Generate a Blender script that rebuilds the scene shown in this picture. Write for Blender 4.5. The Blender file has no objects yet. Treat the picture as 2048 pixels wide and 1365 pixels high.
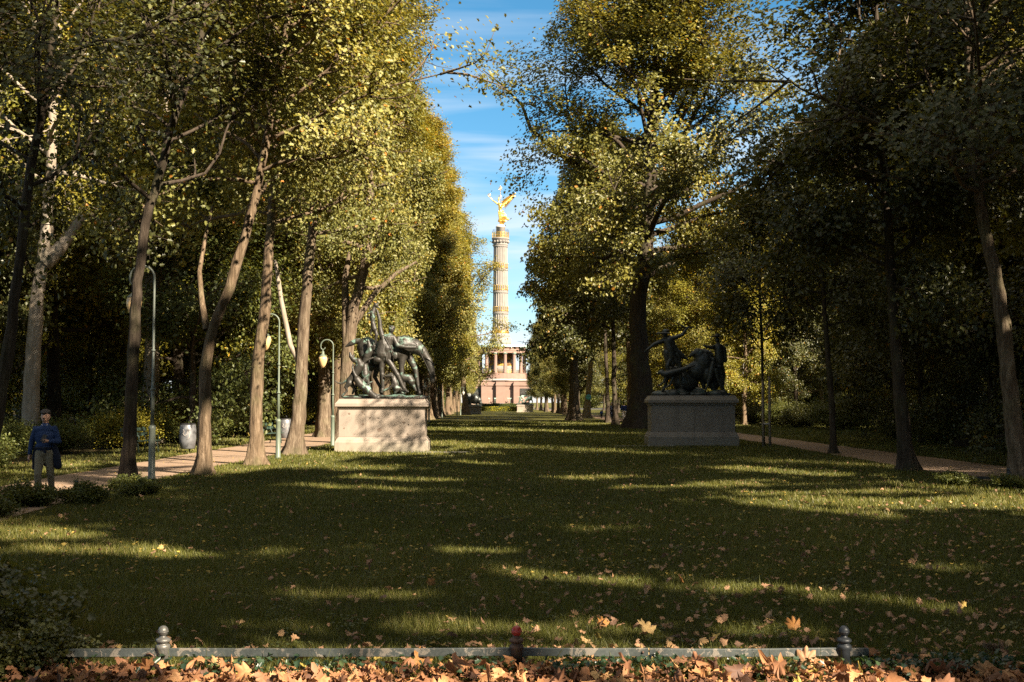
import bpy, math, random
import numpy as np
from mathutils import Vector, Matrix
R = math.radians
sc = bpy.context.scene
col = sc.collection
# ------------------------------------------------------------------ camera
F = 2400.0            # focal length in pixels of the 2048 wide frame
CAMH = 1.75
PITCH = math.atan((805 - 682.5) / F)
cam_d = bpy.data.cameras.new('camera')
cam_d.sensor_width = 36.0
cam_d.lens = F / 2048 * 36.0
cam_d.clip_start = 0.1
cam_d.clip_end = 6000
cam = bpy.data.objects.new('camera', cam_d)
cam.location = (0, 0, CAMH)
cam.rotation_euler = (R(90) + PITCH, 0, 0)
col.objects.link(cam)
sc.camera = cam
# ------------------------------------------------------------------ sun, sky
SUN_EL = R(34)
SAZ = Vector((0.68, -0.733)).normalized()       # horizontal direction towards the sun
sd = Vector((SAZ.x * math.cos(SUN_EL), SAZ.y * math.cos(SUN_EL), math.sin(SUN_EL)))
sl = bpy.data.lights.new('sun', 'SUN')
sl.energy = 5.0
sl.angle = R(0.5)
sl.color = (1.0, 0.85, 0.67)
so = bpy.data.objects.new('sun', sl)
so.rotation_euler = sd.to_track_quat('Z', 'Y').to_euler()
so.location = (30, -20, 60)
col.objects.link(so)
w = bpy.data.worlds.new('World')
sc.world = w
w.use_nodes = True
nt = w.node_tree
nt.nodes.clear()
def N(t, typ, **k):
    n = t.nodes.new(typ)
    for a, b in k.items():
        setattr(n, a, b)
    return n
sky = N(nt, 'ShaderNodeTexSky', sky_type='NISHITA', sun_disc=False)
sky.sun_elevation = SUN_EL
sky.sun_rotation = math.atan2(SAZ.x, SAZ.y)
sky.air_density = 1.0
sky.dust_density = 0.0
sky.ozone_density = 2.0
tc = N(nt, 'ShaderNodeTexCoord')
mp = N(nt, 'ShaderNodeMapping')
mp.inputs['Scale'].default_value = (2.2, 2.2, 26.0)
mp.inputs['Rotation'].default_value = (0, R(1.2), 0)
nz = N(nt, 'ShaderNodeTexNoise')
nz.inputs['Scale'].default_value = 1.3
nz.inputs['Detail'].default_value = 7
nz.inputs['Roughness'].default_value = 0.5
nz.inputs['Distortion'].default_value = 0.4
rp = N(nt, 'ShaderNodeValToRGB')
rp.color_ramp.elements[0].position = 0.42
rp.color_ramp.elements[1].position = 0.60
sepd = N(nt, 'ShaderNodeSeparateXYZ')
mr = N(nt, 'ShaderNodeMapRange')
mr.inputs[1].default_value = 0.29
mr.inputs[2].default_value = 0.13
mr.inputs[3].default_value = 0.22
mr.inputs[4].default_value = 0.75
mul = N(nt, 'ShaderNodeMath', operation='MULTIPLY')
hs = N(nt, 'ShaderNodeHueSaturation')
hs.inputs['Saturation'].default_value = 1.22
tint = N(nt, 'ShaderNodeMixRGB', blend_type='MULTIPLY')
tint.inputs[0].default_value = 1.0
tint.inputs[2].default_value = (.68, .71, .82, 1)
hs.inputs['Hue'].default_value = 0.478
# invented warm cloud veil above the frame, added to brighten and warm the shade
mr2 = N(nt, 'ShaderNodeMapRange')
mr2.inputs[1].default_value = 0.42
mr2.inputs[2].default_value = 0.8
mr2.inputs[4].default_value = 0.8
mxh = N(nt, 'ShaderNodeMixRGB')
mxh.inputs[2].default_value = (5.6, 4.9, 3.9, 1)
mx = N(nt, 'ShaderNodeMixRGB')
mx.inputs[2].default_value = (5.0, 5.5, 6.0, 1)
bg = N(nt, 'ShaderNodeBackground')
bg.inputs['Strength'].default_value = 0.046
wo = N(nt, 'ShaderNodeOutputWorld')
L = nt.links.new
L(tc.outputs['Generated'], mp.inputs[0]); L(mp.outputs[0], nz.inputs['Vector']); L(nz.outputs[0], rp.inputs[0])
L(tc.outputs['Generated'], sepd.inputs[0]); L(sepd.outputs[2], mr.inputs[0])
L(rp.outputs[0], mul.inputs[0]); L(mr.outputs[0], mul.inputs[1])
L(sky.outputs[0], tint.inputs[1]); L(tint.outputs[0], hs.inputs['Color']); L(hs.outputs[0], mx.inputs[1]); L(mul.outputs[0], mx.inputs[0])
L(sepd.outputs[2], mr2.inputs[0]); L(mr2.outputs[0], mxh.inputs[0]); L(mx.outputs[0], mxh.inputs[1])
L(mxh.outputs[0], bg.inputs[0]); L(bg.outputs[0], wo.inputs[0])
sc.view_settings.view_transform = 'Standard'
sc.view_settings.look = 'None'
sc.view_settings.gamma = 1.0
sc.view_settings.exposure = 2.05
sc.render.engine = 'CYCLES'
sc.cycles.max_bounces = 5
sc.cycles.diffuse_bounces = 3
sc.cycles.glossy_bounces = 2
sc.cycles.transmission_bounces = 4
sc.cycles.transparent_max_bounces = 4
sc.cycles.use_denoising = False
sc.cycles.use_adaptive_sampling = False
sc.cycles.sample_clamp_indirect = 4.0
sc.cycles.denoiser = 'OPENIMAGEDENOISE'
sc.cycles.caustics_reflective = False
sc.cycles.caustics_refractive = False

# ------------------------------------------------------------------ helpers
ca, sa = math.cos(PITCH), math.sin(PITCH)
def at(px, py, d):
    """point seen at pixel (px,py) of the photograph at depth d (metres along +Y)"""
    c = (px - 1024) / F; v = (682.5 - py) / F
    y = ca - v * sa; z = sa + v * ca
    t = d / y
    return Vector((c * t, d, CAMH + z * t))
def gd(py):
    v = (682.5 - py) / F
    return CAMH * (ca - v * sa) / -(sa + v * ca)
def ground(px, py):
    p = at(px, py, gd(py)); p.z = 0
    return p
def empty(name, loc=(0, 0, 0), label=None, cat=None, group=None, rz=0, scale=1):
    o = bpy.data.objects.new(name, None)
    o.location = loc; o.rotation_euler = (0, 0, rz); o.scale = (scale,) * 3
    o.empty_display_size = 0.1
    col.objects.link(o)
    tag(o, label, cat, group)
    return o
def tag(o, label=None, cat=None, group=None, kind=None):
    if label: o['label'] = label
    if cat: o['category'] = cat
    if group: o['group'] = group
    if kind: o['kind'] = kind
    return o
def link(name, me, parent=None, mat=None):
    o = bpy.data.objects.new(name, me)
    if mat is not None and len(me.materials) == 0: me.materials.append(mat)
    col.objects.link(o)
    if parent is not None: o.parent = parent
    return o
def np_mesh(name, V, faces_idx, nper, smooth=False, attr=None):
    """V (n,3); faces_idx flat int array; nper int verts per face or array of counts"""
    me = bpy.data.meshes.new(name)
    V = np.asarray(V, dtype=np.float32); I = np.asarray(faces_idx, dtype=np.int32).ravel()
    if np.isscalar(nper): nf = len(I) // nper; cnt = np.full(nf, nper, np.int32)
    else: cnt = np.asarray(nper, np.int32); nf = len(cnt)
    me.vertices.add(len(V)); me.vertices.foreach_set('co', V.ravel())
    me.loops.add(len(I)); me.loops.foreach_set('vertex_index', I)
    me.polygons.add(nf)
    st = np.zeros(nf, np.int32); st[1:] = np.cumsum(cnt)[:-1]
    me.polygons.foreach_set('loop_start', st)
    me.polygons.foreach_set('loop_total', cnt)
    if smooth: me.polygons.foreach_set('use_smooth', np.ones(nf, bool))
    me.update(calc_edges=True)
    if attr is not None:
        a = me.attributes.new('v', 'FLOAT', 'FACE'); a.data.foreach_set('value', np.asarray(attr, np.float32))
    return me
class MB:
    """collects simple shapes and links them as one mesh object"""
    def __init__(s): s.V = []; s.F = []; s.n = 0; s.sm = []
    def add(s, V, Fs, smooth=False):
        s.V.extend([tuple(v) for v in V]); s.F.extend([tuple(i + s.n for i in f) for f in Fs]); s.sm.extend([smooth] * len(Fs)); s.n += len(V)
        return s
    def box(s, c, d, rz=0, taper=1.0):
        cx, cy, cz = c; dx, dy, dz = d[0] / 2, d[1] / 2, d[2] / 2
        V = []
        for z, k in ((-dz, 1), (dz, taper)):
            for x, y in ((-dx, -dy), (dx, -dy), (dx, dy), (-dx, dy)):
                x *= k; y *= k
                V.append((cx + x * math.cos(rz) - y * math.sin(rz), cy + x * math.sin(rz) + y * math.cos(rz), cz + z))
        return s.add(V, [(0, 3, 2, 1), (4, 5, 6, 7), (0, 1, 5, 4), (1, 2, 6, 5), (2, 3, 7, 6), (3, 0, 4, 7)])
    def lathe(s, prof, n=24, c=(0, 0, 0), smooth=True, flute=0, depth=0):
        V = []; Fs = []
        for r, z in prof:
            for k in range(n):
                a = 2 * math.pi * k / n
                rr = r * (1 - (depth * (0.5 - 0.5 * math.cos(flute * a)) if flute else 0))
                V.append((c[0] + rr * math.cos(a), c[1] + rr * math.sin(a), c[2] + z))
        m = len(prof)
        for j in range(m - 1):
            for k in range(n):
                k2 = (k + 1) % n
                Fs.append((j * n + k, j * n + k2, (j + 1) * n + k2, (j + 1) * n + k))
        Fs.append(tuple(range(n - 1, -1, -1))); Fs.append(tuple((m - 1) * n + k for k in range(n)))
        return s.add(V, Fs, smooth)
    def tube(s, pts, rad, n=10, smooth=True):
        pts = [Vector(p) for p in pts]
        if not hasattr(rad, '__len__'): rad = [rad] * len(pts)
        V = []; Fs = []
        t0 = (pts[1] - pts[0]).normalized()
        u = t0.orthogonal().normalized()
        for i, p in enumerate(pts):
            t = (pts[min(i + 1, len(pts) - 1)] - pts[max(i - 1, 0)]).normalized()
            u = (u - t * u.dot(t)).normalized(); v = t.cross(u)
            for k in range(n):
                a = 2 * math.pi * k / n
                V.append(p + (u * math.cos(a) + v * math.sin(a)) * rad[i])
        for j in range(len(pts) - 1):
            for k in range(n):
                k2 = (k + 1) % n
                Fs.append((j * n + k, j * n + k2, (j + 1) * n + k2, (j + 1) * n + k))
        Fs.append(tuple(range(n - 1, -1, -1))); Fs.append(tuple((len(pts) - 1) * n + k for k in range(n)))
        return s.add(V, Fs, smooth)
    def sphere(s, c, r, n=16, m=10):
        r = (r, r, r) if not hasattr(r, '__len__') else r
        V = [(c[0], c[1], c[2] - r[2])]
        for j in range(1, m):
            ph = -math.pi / 2 + math.pi * j / m
            for k in range(n):
                a = 2 * math.pi * k / n
                V.append((c[0] + r[0] * math.cos(ph) * math.cos(a), c[1] + r[1] * math.cos(ph) * math.sin(a), c[2] + r[2] * math.sin(ph)))
        V.append((c[0], c[1], c[2] + r[2])); top = len(V) - 1
        Fs = [(0, 1 + (k + 1) % n, 1 + k) for k in range(n)]
        for j in range(m - 2):
            for k in range(n):
                a = 1 + j * n + k; b = 1 + j * n + (k + 1) % n
                Fs.append((a, b, b + n, a + n))
        Fs += [(1 + (m - 2) * n + k, 1 + (m - 2) * n + (k + 1) % n, top) for k in range(n)]
        return s.add(V, Fs, True)
    def mesh(s, name):
        me = bpy.data.meshes.new(name)
        me.from_pydata(s.V, [], s.F)
        me.polygons.foreach_set('use_smooth', s.sm)
        me.update()
        return me
    def build(s, name, mat, parent=None, bevel=0):
        o = link(name, s.mesh(name), parent, mat)
        if bevel:
            b = o.modifiers.new('bevel', 'BEVEL'); b.width = bevel; b.segments = 2; b.limit_method = 'ANGLE'
        return o
def blob(name, caps, voxel, mat, parent=None, smooth=3):
    """one continuous surface grown round tapered capsules ('c', p, r, q, r2) and ellipsoids ('e', c, (rx,ry,rz))"""
    m = MB()
    for c in caps:
        if c[0] == 'e': m.sphere(c[1], c[2], 14, 9)
        else:
            p, r1, q, r2 = Vector(c[1]), c[2], Vector(c[3]), c[4]
            m.sphere(p, r1, 12, 8); m.sphere(q, r2, 12, 8)
            if (q - p).length > 1e-4: m.tube([p, q], [r1 * .99, r2 * .99], 12)
    o = link(name, m.mesh(name), None, mat)
    rm = o.modifiers.new('r', 'REMESH'); rm.mode = 'VOXEL'; rm.voxel_size = voxel; rm.use_smooth_shade = True
    if smooth:
        s = o.modifiers.new('s', 'SMOOTH'); s.factor = 0.5; s.iterations = smooth
    dg = bpy.context.evaluated_depsgraph_get()
    me = bpy.data.meshes.new_from_object(o.evaluated_get(dg))
    o.modifiers.clear(); o.data = me
    if len(me.materials) == 0: me.materials.append(mat)
    o.parent = parent
    return o
def chain(pts, rad):
    out = []
    for i in range(len(pts) - 1): out.append(('c', pts[i], rad[i], pts[i + 1], rad[i + 1]))
    return out

# ------------------------------------------------------------------ materials
MATS = {}
def mat(name):
    m = bpy.data.materials.new(name); m.use_nodes = True
    m.node_tree.nodes.clear(); MATS[name] = m
    return m, m.node_tree
def ramp(t, src, stops):
    r = N(t, 'ShaderNodeValToRGB')
    e = r.color_ramp.elements
    while len(e) < len(stops): e.new(0.5)
    for k, (p, c) in enumerate(stops):
        e[k].position = p; e[k].color = (*c, 1)
    t.links.new(src, r.inputs[0])
    return r.outputs[0]
def noise(t, scale, detail=5, rough=.55, vec=None, dist=0.0, mapscale=None):
    n = N(t, 'ShaderNodeTexNoise')
    n.inputs['Scale'].default_value = scale; n.inputs['Detail'].default_value = detail
    n.inputs['Roughness'].default_value = rough; n.inputs['Distortion'].default_value = dist
    if vec is None:
        c = N(t, 'ShaderNodeTexCoord'); vec = c.outputs['Object']
    if mapscale:
        m = N(t, 'ShaderNodeMapping'); m.inputs['Scale'].default_value = mapscale
        t.links.new(vec, m.inputs[0]); vec = m.outputs[0]
    t.links.new(vec, n.inputs['Vector'])
    return n.outputs[0]
def bump(t, h, strength=.5, dist=.02, prev=None):
    b = N(t, 'ShaderNodeBump'); b.inputs['Strength'].default_value = strength; b.inputs['Distance'].default_value = dist
    t.links.new(h, b.inputs['Height'])
    if prev: t.links.new(prev, b.inputs['Normal'])
    return b.outputs[0]
def pbsdf(t, color=None, rough=.7, metal=0.0, normal=None, spec=.4, rough_src=None):
    b = N(t, 'ShaderNodeBsdfPrincipled'); o = N(t, 'ShaderNodeOutputMaterial')
    if color is not None:
        if isinstance(color, tuple): b.inputs['Base Color'].default_value = (*color, 1)
        else: t.links.new(color, b.inputs['Base Color'])
    b.inputs['Roughness'].default_value = rough; b.inputs['Metallic'].default_value = metal
    b.inputs['Specular IOR Level'].default_value = spec
    if rough_src is not None: t.links.new(rough_src, b.inputs['Roughness'])
    if normal is not None: t.links.new(normal, b.inputs['Normal'])
    t.links.new(b.outputs[0], o.inputs[0])
    return b
def mixc(t, fac, a, b, mode='MIX'):
    m = N(t, 'ShaderNodeMixRGB', blend_type=mode)
    for i, x in ((0, fac), (1, a), (2, b)):
        if isinstance(x, (int, float)): m.inputs[i].default_value = x
        elif isinstance(x, tuple): m.inputs[i].default_value = (*x, 1)
        else: t.links.new(x, m.inputs[i])
    return m.outputs[0]
def simple(name, c, rough=.6, metal=0.0, var=.25, scale=6, bmp=.2, spec=.4):
    m, t = mat(name)
    n = noise(t, scale, 6, .6)
    lo = tuple(x * (1 - var) for x in c); hi = tuple(min(1, x * (1 + var)) for x in c)
    cc = ramp(t, n, [(.3, lo), (.7, hi)])
    n2 = noise(t, scale * 6, 4, .6)
    pbsdf(t, cc, rough, metal, bump(t, n2, bmp, .01), spec)
    return m
def leafmat(name, stops, trans=.35, rough=.45, spec=.35, tcol=(1.35, 1.15, .5)):
    m, t = mat(name)
    at_ = N(t, 'ShaderNodeAttribute', attribute_name='v')
    oi = N(t, 'ShaderNodeObjectInfo')
    ad = N(t, 'ShaderNodeMath', operation='MULTIPLY_ADD'); ad.inputs[1].default_value = .16
    t.links.new(oi.outputs['Random'], ad.inputs[0]); t.links.new(at_.outputs['Fac'], ad.inputs[2])
    sb = N(t, 'ShaderNodeMath', operation='SUBTRACT'); sb.inputs[1].default_value = .08
    t.links.new(ad.outputs[0], sb.inputs[0])
    c = ramp(t, sb.outputs[0], stops)
    b = N(t, 'ShaderNodeBsdfPrincipled'); b.inputs['Roughness'].default_value = rough; b.inputs['Specular IOR Level'].default_value = spec
    t.links.new(c, b.inputs['Base Color'])
    tr = N(t, 'ShaderNodeBsdfTranslucent'); t.links.new(mixc(t, 1.0, c, tcol, 'MULTIPLY'), tr.inputs[0])
    ms = N(t, 'ShaderNodeMixShader'); ms.inputs[0].default_value = trans
    o = N(t, 'ShaderNodeOutputMaterial')
    t.links.new(b.outputs[0], ms.inputs[1]); t.links.new(tr.outputs[0], ms.inputs[2]); t.links.new(ms.outputs[0], o.inputs[0])
    return m
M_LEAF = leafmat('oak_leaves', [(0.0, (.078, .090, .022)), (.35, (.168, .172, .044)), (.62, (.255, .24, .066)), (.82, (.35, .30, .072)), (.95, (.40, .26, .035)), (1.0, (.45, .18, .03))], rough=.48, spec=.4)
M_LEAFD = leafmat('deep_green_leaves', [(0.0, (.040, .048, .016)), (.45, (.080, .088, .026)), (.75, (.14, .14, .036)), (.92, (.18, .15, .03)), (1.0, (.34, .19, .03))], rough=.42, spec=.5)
M_LEAFY = leafmat('yellow_green_leaves', [(0.0, (.085, .088, .013)), (.4, (.18, .175, .024)), (.7, (.26, .23, .030)), (.9, (.36, .26, .025)), (1.0, (.48, .21, .03))], rough=.45)
M_SHRUB = leafmat('shrub_leaves', [(0.0, (.045, .060, .018)), (.5, (.095, .115, .030)), (.85, (.17, .17, .040)), (1.0, (.3, .22, .03))], rough=.45)
M_DRYC = leafmat('rusty_leaves', [(0.0, (.14, .06, .02)), (.5, (.24, .11, .03)), (1.0, (.36, .2, .06))], rough=.6)
def barkmat(name, lo, mid, hi, vs=9.0, moss=0.5, dist=.05, patch=None):
    m, t = mat(name)
    c = N(t, 'ShaderNodeTexCoord')
    n1 = noise(t, vs * 1.6, 7, .68, c.outputs['Object'], .5, (1, 1, .13))
    n2 = noise(t, 1.3, 4, .5, c.outputs['Object'])
    n3 = noise(t, 40, 3, .6, c.outputs['Object'])
    cc = ramp(t, n1, [(.3, lo), (.5, mid), (.72, hi)])
    if patch:
        n4 = noise(t, 5, 5, .65, c.outputs['Object'], .8, (1, 1, .5))
        cc = mixc(t, ramp(t, n4, [(.48, (0, 0, 0)), (.62, (1, 1, 1))]), cc, patch)
    mm = ramp(t, n2, [(.5, (0, 0, 0)), (.75, (moss, moss, moss))])
    cc = mixc(t, mm, cc, (.07, .08, .03))
    nn = bump(t, n1, .9, dist); nn = bump(t, n3, .3, dist * .3, nn)
    pbsdf(t, cc, .9, 0, nn, .15)
    return m
M_BARK = barkmat('furrowed_bark', (.035, .024, .015), (.12, .085, .052), (.24, .18, .12))
M_BARKD = barkmat('dark_bark', (.02, .015, .01), (.05, .038, .027), (.09, .07, .05))
M_BARKR = barkmat('reddish_bark', (.035, .022, .014), (.115, .086, .057), (.23, .185, .13))
M_BARKP = barkmat('pale_bark', (.15, .12, .09), (.26, .22, .17), (.35, .31, .25), vs=5, moss=.35, dist=.012, patch=(.22, .18, .13))
M_BIRCH = barkmat('birch_bark', (.1, .08, .07), (.55, .52, .48), (.68, .66, .62), vs=4, moss=0, dist=.005)

# grass ground
def groundmat():
    m, t = mat('lawn_soil_grass')
    c = N(t, 'ShaderNodeTexCoord')
    n1 = noise(t, .35, 5, .6, c.outputs['Object']); n2 = noise(t, 9, 6, .7, c.outputs['Object']); n3 = noise(t, 60, 4, .7, c.outputs['Object'])
    g = ramp(t, n2, [(.3, (.055, .052, .012)), (.55, (.095, .092, .016)), (.75, (.14, .125, .026))])
    g2 = mixc(t, ramp(t, n1, [(.45, (0, 0, 0)), (.7, (.5, .5, .5))]), g, (.085, .072, .03))
    nn = bump(t, n3, 1.0, .05); nn = bump(t, n2, .8, .08, nn)
    pbsdf(t, g2, .85, 0, nn, .2)
    return m
M_GROUND = groundmat()
def forestfloor():
    m, t = mat('forest_floor')
    n2 = noise(t, 5, 6, .7); n3 = noise(t, 40, 4, .7)
    g = ramp(t, n2, [(.35, (.035, .035, .012)), (.55, (.06, .045, .02)), (.75, (.14, .075, .03))])
    pbsdf(t, g, .9, 0, bump(t, n3, 1, .05), .1)
    return m
M_FLOOR = forestfloor()
def gravel():
    m, t = mat('sandy_gravel')
    n1 = noise(t, 1.2, 5, .6); n2 = noise(t, 55, 4, .8); n3 = noise(t, 6, 5, .65)
    g = ramp(t, n2, [(.3, (.17, .12, .08)), (.6, (.30, .215, .15)), (.8, (.38, .29, .21))])
    g = mixc(t, ramp(t, n1, [(.4, (0, 0, 0)), (.7, (.4, .4, .4))]), g, (.17, .11, .065))
    g = mixc(t, ramp(t, n3, [(.62, (0, 0, 0)), (.7, (.8, .8, .8))]), g, (.20, .10, .04))
    pbsdf(t, g, .9, 0, bump(t, n2, .5, .01), .2)
    return m
M_GRAVEL = gravel()
M_ASPH = simple('road_asphalt', (.06, .06, .06), .9)
def stone(name, base, dark, scale=2.0, stain=.6, pits=False, green=None):
    m, t = mat(name)
    c = N(t, 'ShaderNodeTexCoord')
    n1 = noise(t, scale, 7, .62, c.outputs['Object'], .4); n2 = noise(t, scale * 22, 4, .7, c.outputs['Object'])
    n3 = noise(t, scale * .9, 4, .6, c.outputs['Object'], .5, (1.6, 1.6, .35))
    cc = ramp(t, n1, [(.3, tuple(x * .86 for x in base)), (.7, tuple(min(1, x * 1.1) for x in base))])
    cc = mixc(t, ramp(t, n3, [(.5, (0, 0, 0)), (.78, (stain, stain, stain))]), cc, dark)
    nn = bump(t, n2, .35, .01)
    if pits:
        v = N(t, 'ShaderNodeTexVoronoi'); v.inputs['Scale'].default_value = 2.3
        t.links.new(c.outputs['Object'], v.inputs['Vector'])
        pr = ramp(t, v.outputs['Distance'], [(.04, (0, 0, 0)), (.11, (1, 1, 1))])
        cc = mixc(t, pr, mixc(t, .55, cc, (.05, .035, .025)), cc)
        nn = bump(t, pr, .8, .03, nn)
    if green:
        g = N(t, 'ShaderNodeSeparateXYZ'); t.links.new(c.outputs['Object'], g.inputs[0])
        mr_ = N(t, 'ShaderNodeMapRange'); mr_.inputs[1].default_value = .5; mr_.inputs[2].default_value = .05; mr_.inputs[4].default_value = .55
        t.links.new(g.outputs[2], mr_.inputs[0])
        mm = N(t, 'ShaderNodeMath', operation='MULTIPLY'); t.links.new(mr_.outputs[0], mm.inputs[0]); t.links.new(n1, mm.inputs[1])
        cc = mixc(t, mm.outputs[0], cc, green)
    pbsdf(t, cc, .8, 0, nn, .25)
    return m
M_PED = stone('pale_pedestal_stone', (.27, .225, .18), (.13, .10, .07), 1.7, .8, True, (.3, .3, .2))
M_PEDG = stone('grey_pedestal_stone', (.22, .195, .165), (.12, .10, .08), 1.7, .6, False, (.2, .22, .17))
M_SAND = stone('column_sandstone', (.225, .207, .182), (.12, .105, .09), .5, .6)
M_GRAN = stone('red_granite', (.235, .155, .12), (.17, .105, .08), .7, .4)
M_GRANP = stone('pale_granite', (.27, .215, .165), (.19, .15, .11), .5, .4)
M_WHITE = simple('white_stone', (.42, .38, .33), .6, var=.08)
M_SLAB = simple('grey_roof_slab', (.28, .25, .22), .7, var=.15, scale=1)
def bronze(name, dark, green, amt=.52, rough=.42, metal=.5):
    m, t = mat(name)
    c = N(t, 'ShaderNodeTexCoord'); g = N(t, 'ShaderNodeNewGeometry')
    n1 = noise(t, 3.2, 6, .65, c.outputs['Object'], .8); n2 = noise(t, 26, 4, .6, c.outputs['Object'])
    sp = N(t, 'ShaderNodeSeparateXYZ'); t.links.new(g.outputs['Normal'], sp.inputs[0])
    ma = N(t, 'ShaderNodeMath', operation='MULTIPLY_ADD'); ma.inputs[1].default_value = .10
    t.links.new(sp.outputs[2], ma.inputs[0]); t.links.new(n1, ma.inputs[2])
    f = ramp(t, ma.outputs[0], [(amt, (0, 0, 0)), (amt + .13, (1, 1, 1))])
    cc = mixc(t, f, ramp(t, n2, [(.3, dark), (.7, tuple(x * 2.0 for x in dark))]), green)
    b = pbsdf(t, cc, rough, metal, bump(t, n2, .35, .02), .5)
    inv = N(t, 'ShaderNodeMapRange'); inv.inputs[3].default_value = metal; inv.inputs[4].default_value = 0.046
    t.links.new(f, inv.inputs[0]); t.links.new(inv.outputs[0], b.inputs['Metallic'])
    return m
M_BRZ = bronze('weathered_bronze', (.020, .018, .014), (.15, .25, .20), .575, .5, .15)
M_BRZD = bronze('dark_weathered_bronze', (.030, .033, .030), (.07, .13, .12), .62)
M_BRZG = bronze('green_patina_bronze', (.14, .16, .12), (.32, .48, .40), .44)
M_GOLD = simple('gilding', (.95, .56, .13), .30, .9, var=.12, scale=3, bmp=.1)
M_LAMPG = simple('lamp_green_paint', (.105, .13, .095), .45, var=.15, scale=4)
M_LAMPD = simple('lamp_dark_green_paint', (.10, .115, .095), .45, var=.2, scale=4)
M_GLOBE = simple('amber_lamp_glass', (.62, .42, .20), .25, var=.25, scale=3, spec=.6)
M_BENCH = simple('green_bench_paint', (.03, .055, .042), .5)
M_METAL = simple('galvanised_bin_metal', (.16, .165, .17), .45, .4, var=.35, scale=5)
M_BLACK = simple('black_metal', (.02, .02, .02), .5)
M_WOOD = simple('weathered_stake_wood', (.24, .19, .13), .9, var=.3, scale=8)
M_SKIN = simple('skin', (.42, .24, .16), .55, var=.06)
M_BLUE = simple('royal_blue_knit', (.013, .032, .095), .9, var=.15, scale=12)
M_NAVY = simple('navy_cloth', (.01, .014, .03), .85, var=.2, scale=12)
M_KHAKI = simple('khaki_cloth', (.22, .19, .13), .9, var=.12, scale=9)
M_HAIR = simple('dark_hair', (.03, .025, .022), .8)
M_WHC = simple('white_cloth', (.65, .60, .54), .85, var=.1)
M_BLK2 = simple('black_cloth', (.015, .015, .018), .85)
def railpaint():
    m, t = mat('flaking_grey_paint')
    n = noise(t, 9, 6, .75, dist=1.0); n2 = noise(t, 50, 3, .6)
    f = ramp(t, n, [(.54, (0, 0, 0)), (.57, (1, 1, 1))])
    cc = mixc(t, f, ramp(t, n2, [(.3, (.04, .048, .046)), (.7, (.065, .075, .07))]), (.18, .16, .13))
    pbsdf(t, cc, .5, 0.1, bump(t, f, .3, .004), .5)
    return m
M_RAIL = railpaint()
M_POSTG = simple('worn_grey_iron', (.15, .145, .13), .4, .4, var=.4, scale=12)
M_POSTB = simple('rusty_brown_iron', (.11, .065, .045), .55, .2, var=.4, scale=14)
M_POSTD = simple('dark_iron', (.03, .035, .04), .45, .2, var=.3, scale=14)
M_RED = simple('red_paint', (.38, .035, .025), .3, var=.2, scale=10, spec=.6)
def autumn(name, stops):
    m, t = mat(name)
    at_ = N(t, 'ShaderNodeAttribute', attribute_name='v')
    c = N(t, 'ShaderNodeTexCoord')
    n = noise(t, 30, 4, .6, c.outputs['Object'])
    cc = ramp(t, at_.outputs['Fac'], stops)
    cc = mixc(t, ramp(t, n, [(.45, (0, 0, 0)), (.7, (.45, .45, .45))]), cc, (.13, .06, .025))
    b = N(t, 'ShaderNodeBsdfPrincipled'); b.inputs['Roughness'].default_value = .6; b.inputs['Specular IOR Level'].default_value = .25
    t.links.new(cc, b.inputs['Base Color']); t.links.new(bump(t, n, .3, .005), b.inputs['Normal'])
    tr = N(t, 'ShaderNodeBsdfTranslucent'); t.links.new(cc, tr.inputs[0])
    ms = N(t, 'ShaderNodeMixShader'); ms.inputs[0].default_value = .2; o = N(t, 'ShaderNodeOutputMaterial')
    t.links.new(b.outputs[0], ms.inputs[1]); t.links.new(tr.outputs[0], ms.inputs[2]); t.links.new(ms.outputs[0], o.inputs[0])
    return m
M_LITTER = autumn('dry_leaves', [(0, (.11, .06, .04)), (.25, (.24, .115, .06)), (.55, (.42, .20, .085)), (.8, (.50, .28, .13)), (.95, (.52, .36, .15)), (1, (.42, .34, .08))])
M_YLEAF = autumn('yellow_maple_leaf', [(0, (.40, .27, .10)), (1, (.42, .30, .14))])
M_OLEAF = autumn('orange_maple_leaf', [(0, (.32, .145, .045)), (1, (.38, .19, .055))])
M_BLEAF = autumn('brown_curled_leaf', [(0, (.30, .17, .09)), (1, (.38, .22, .12))])

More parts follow.
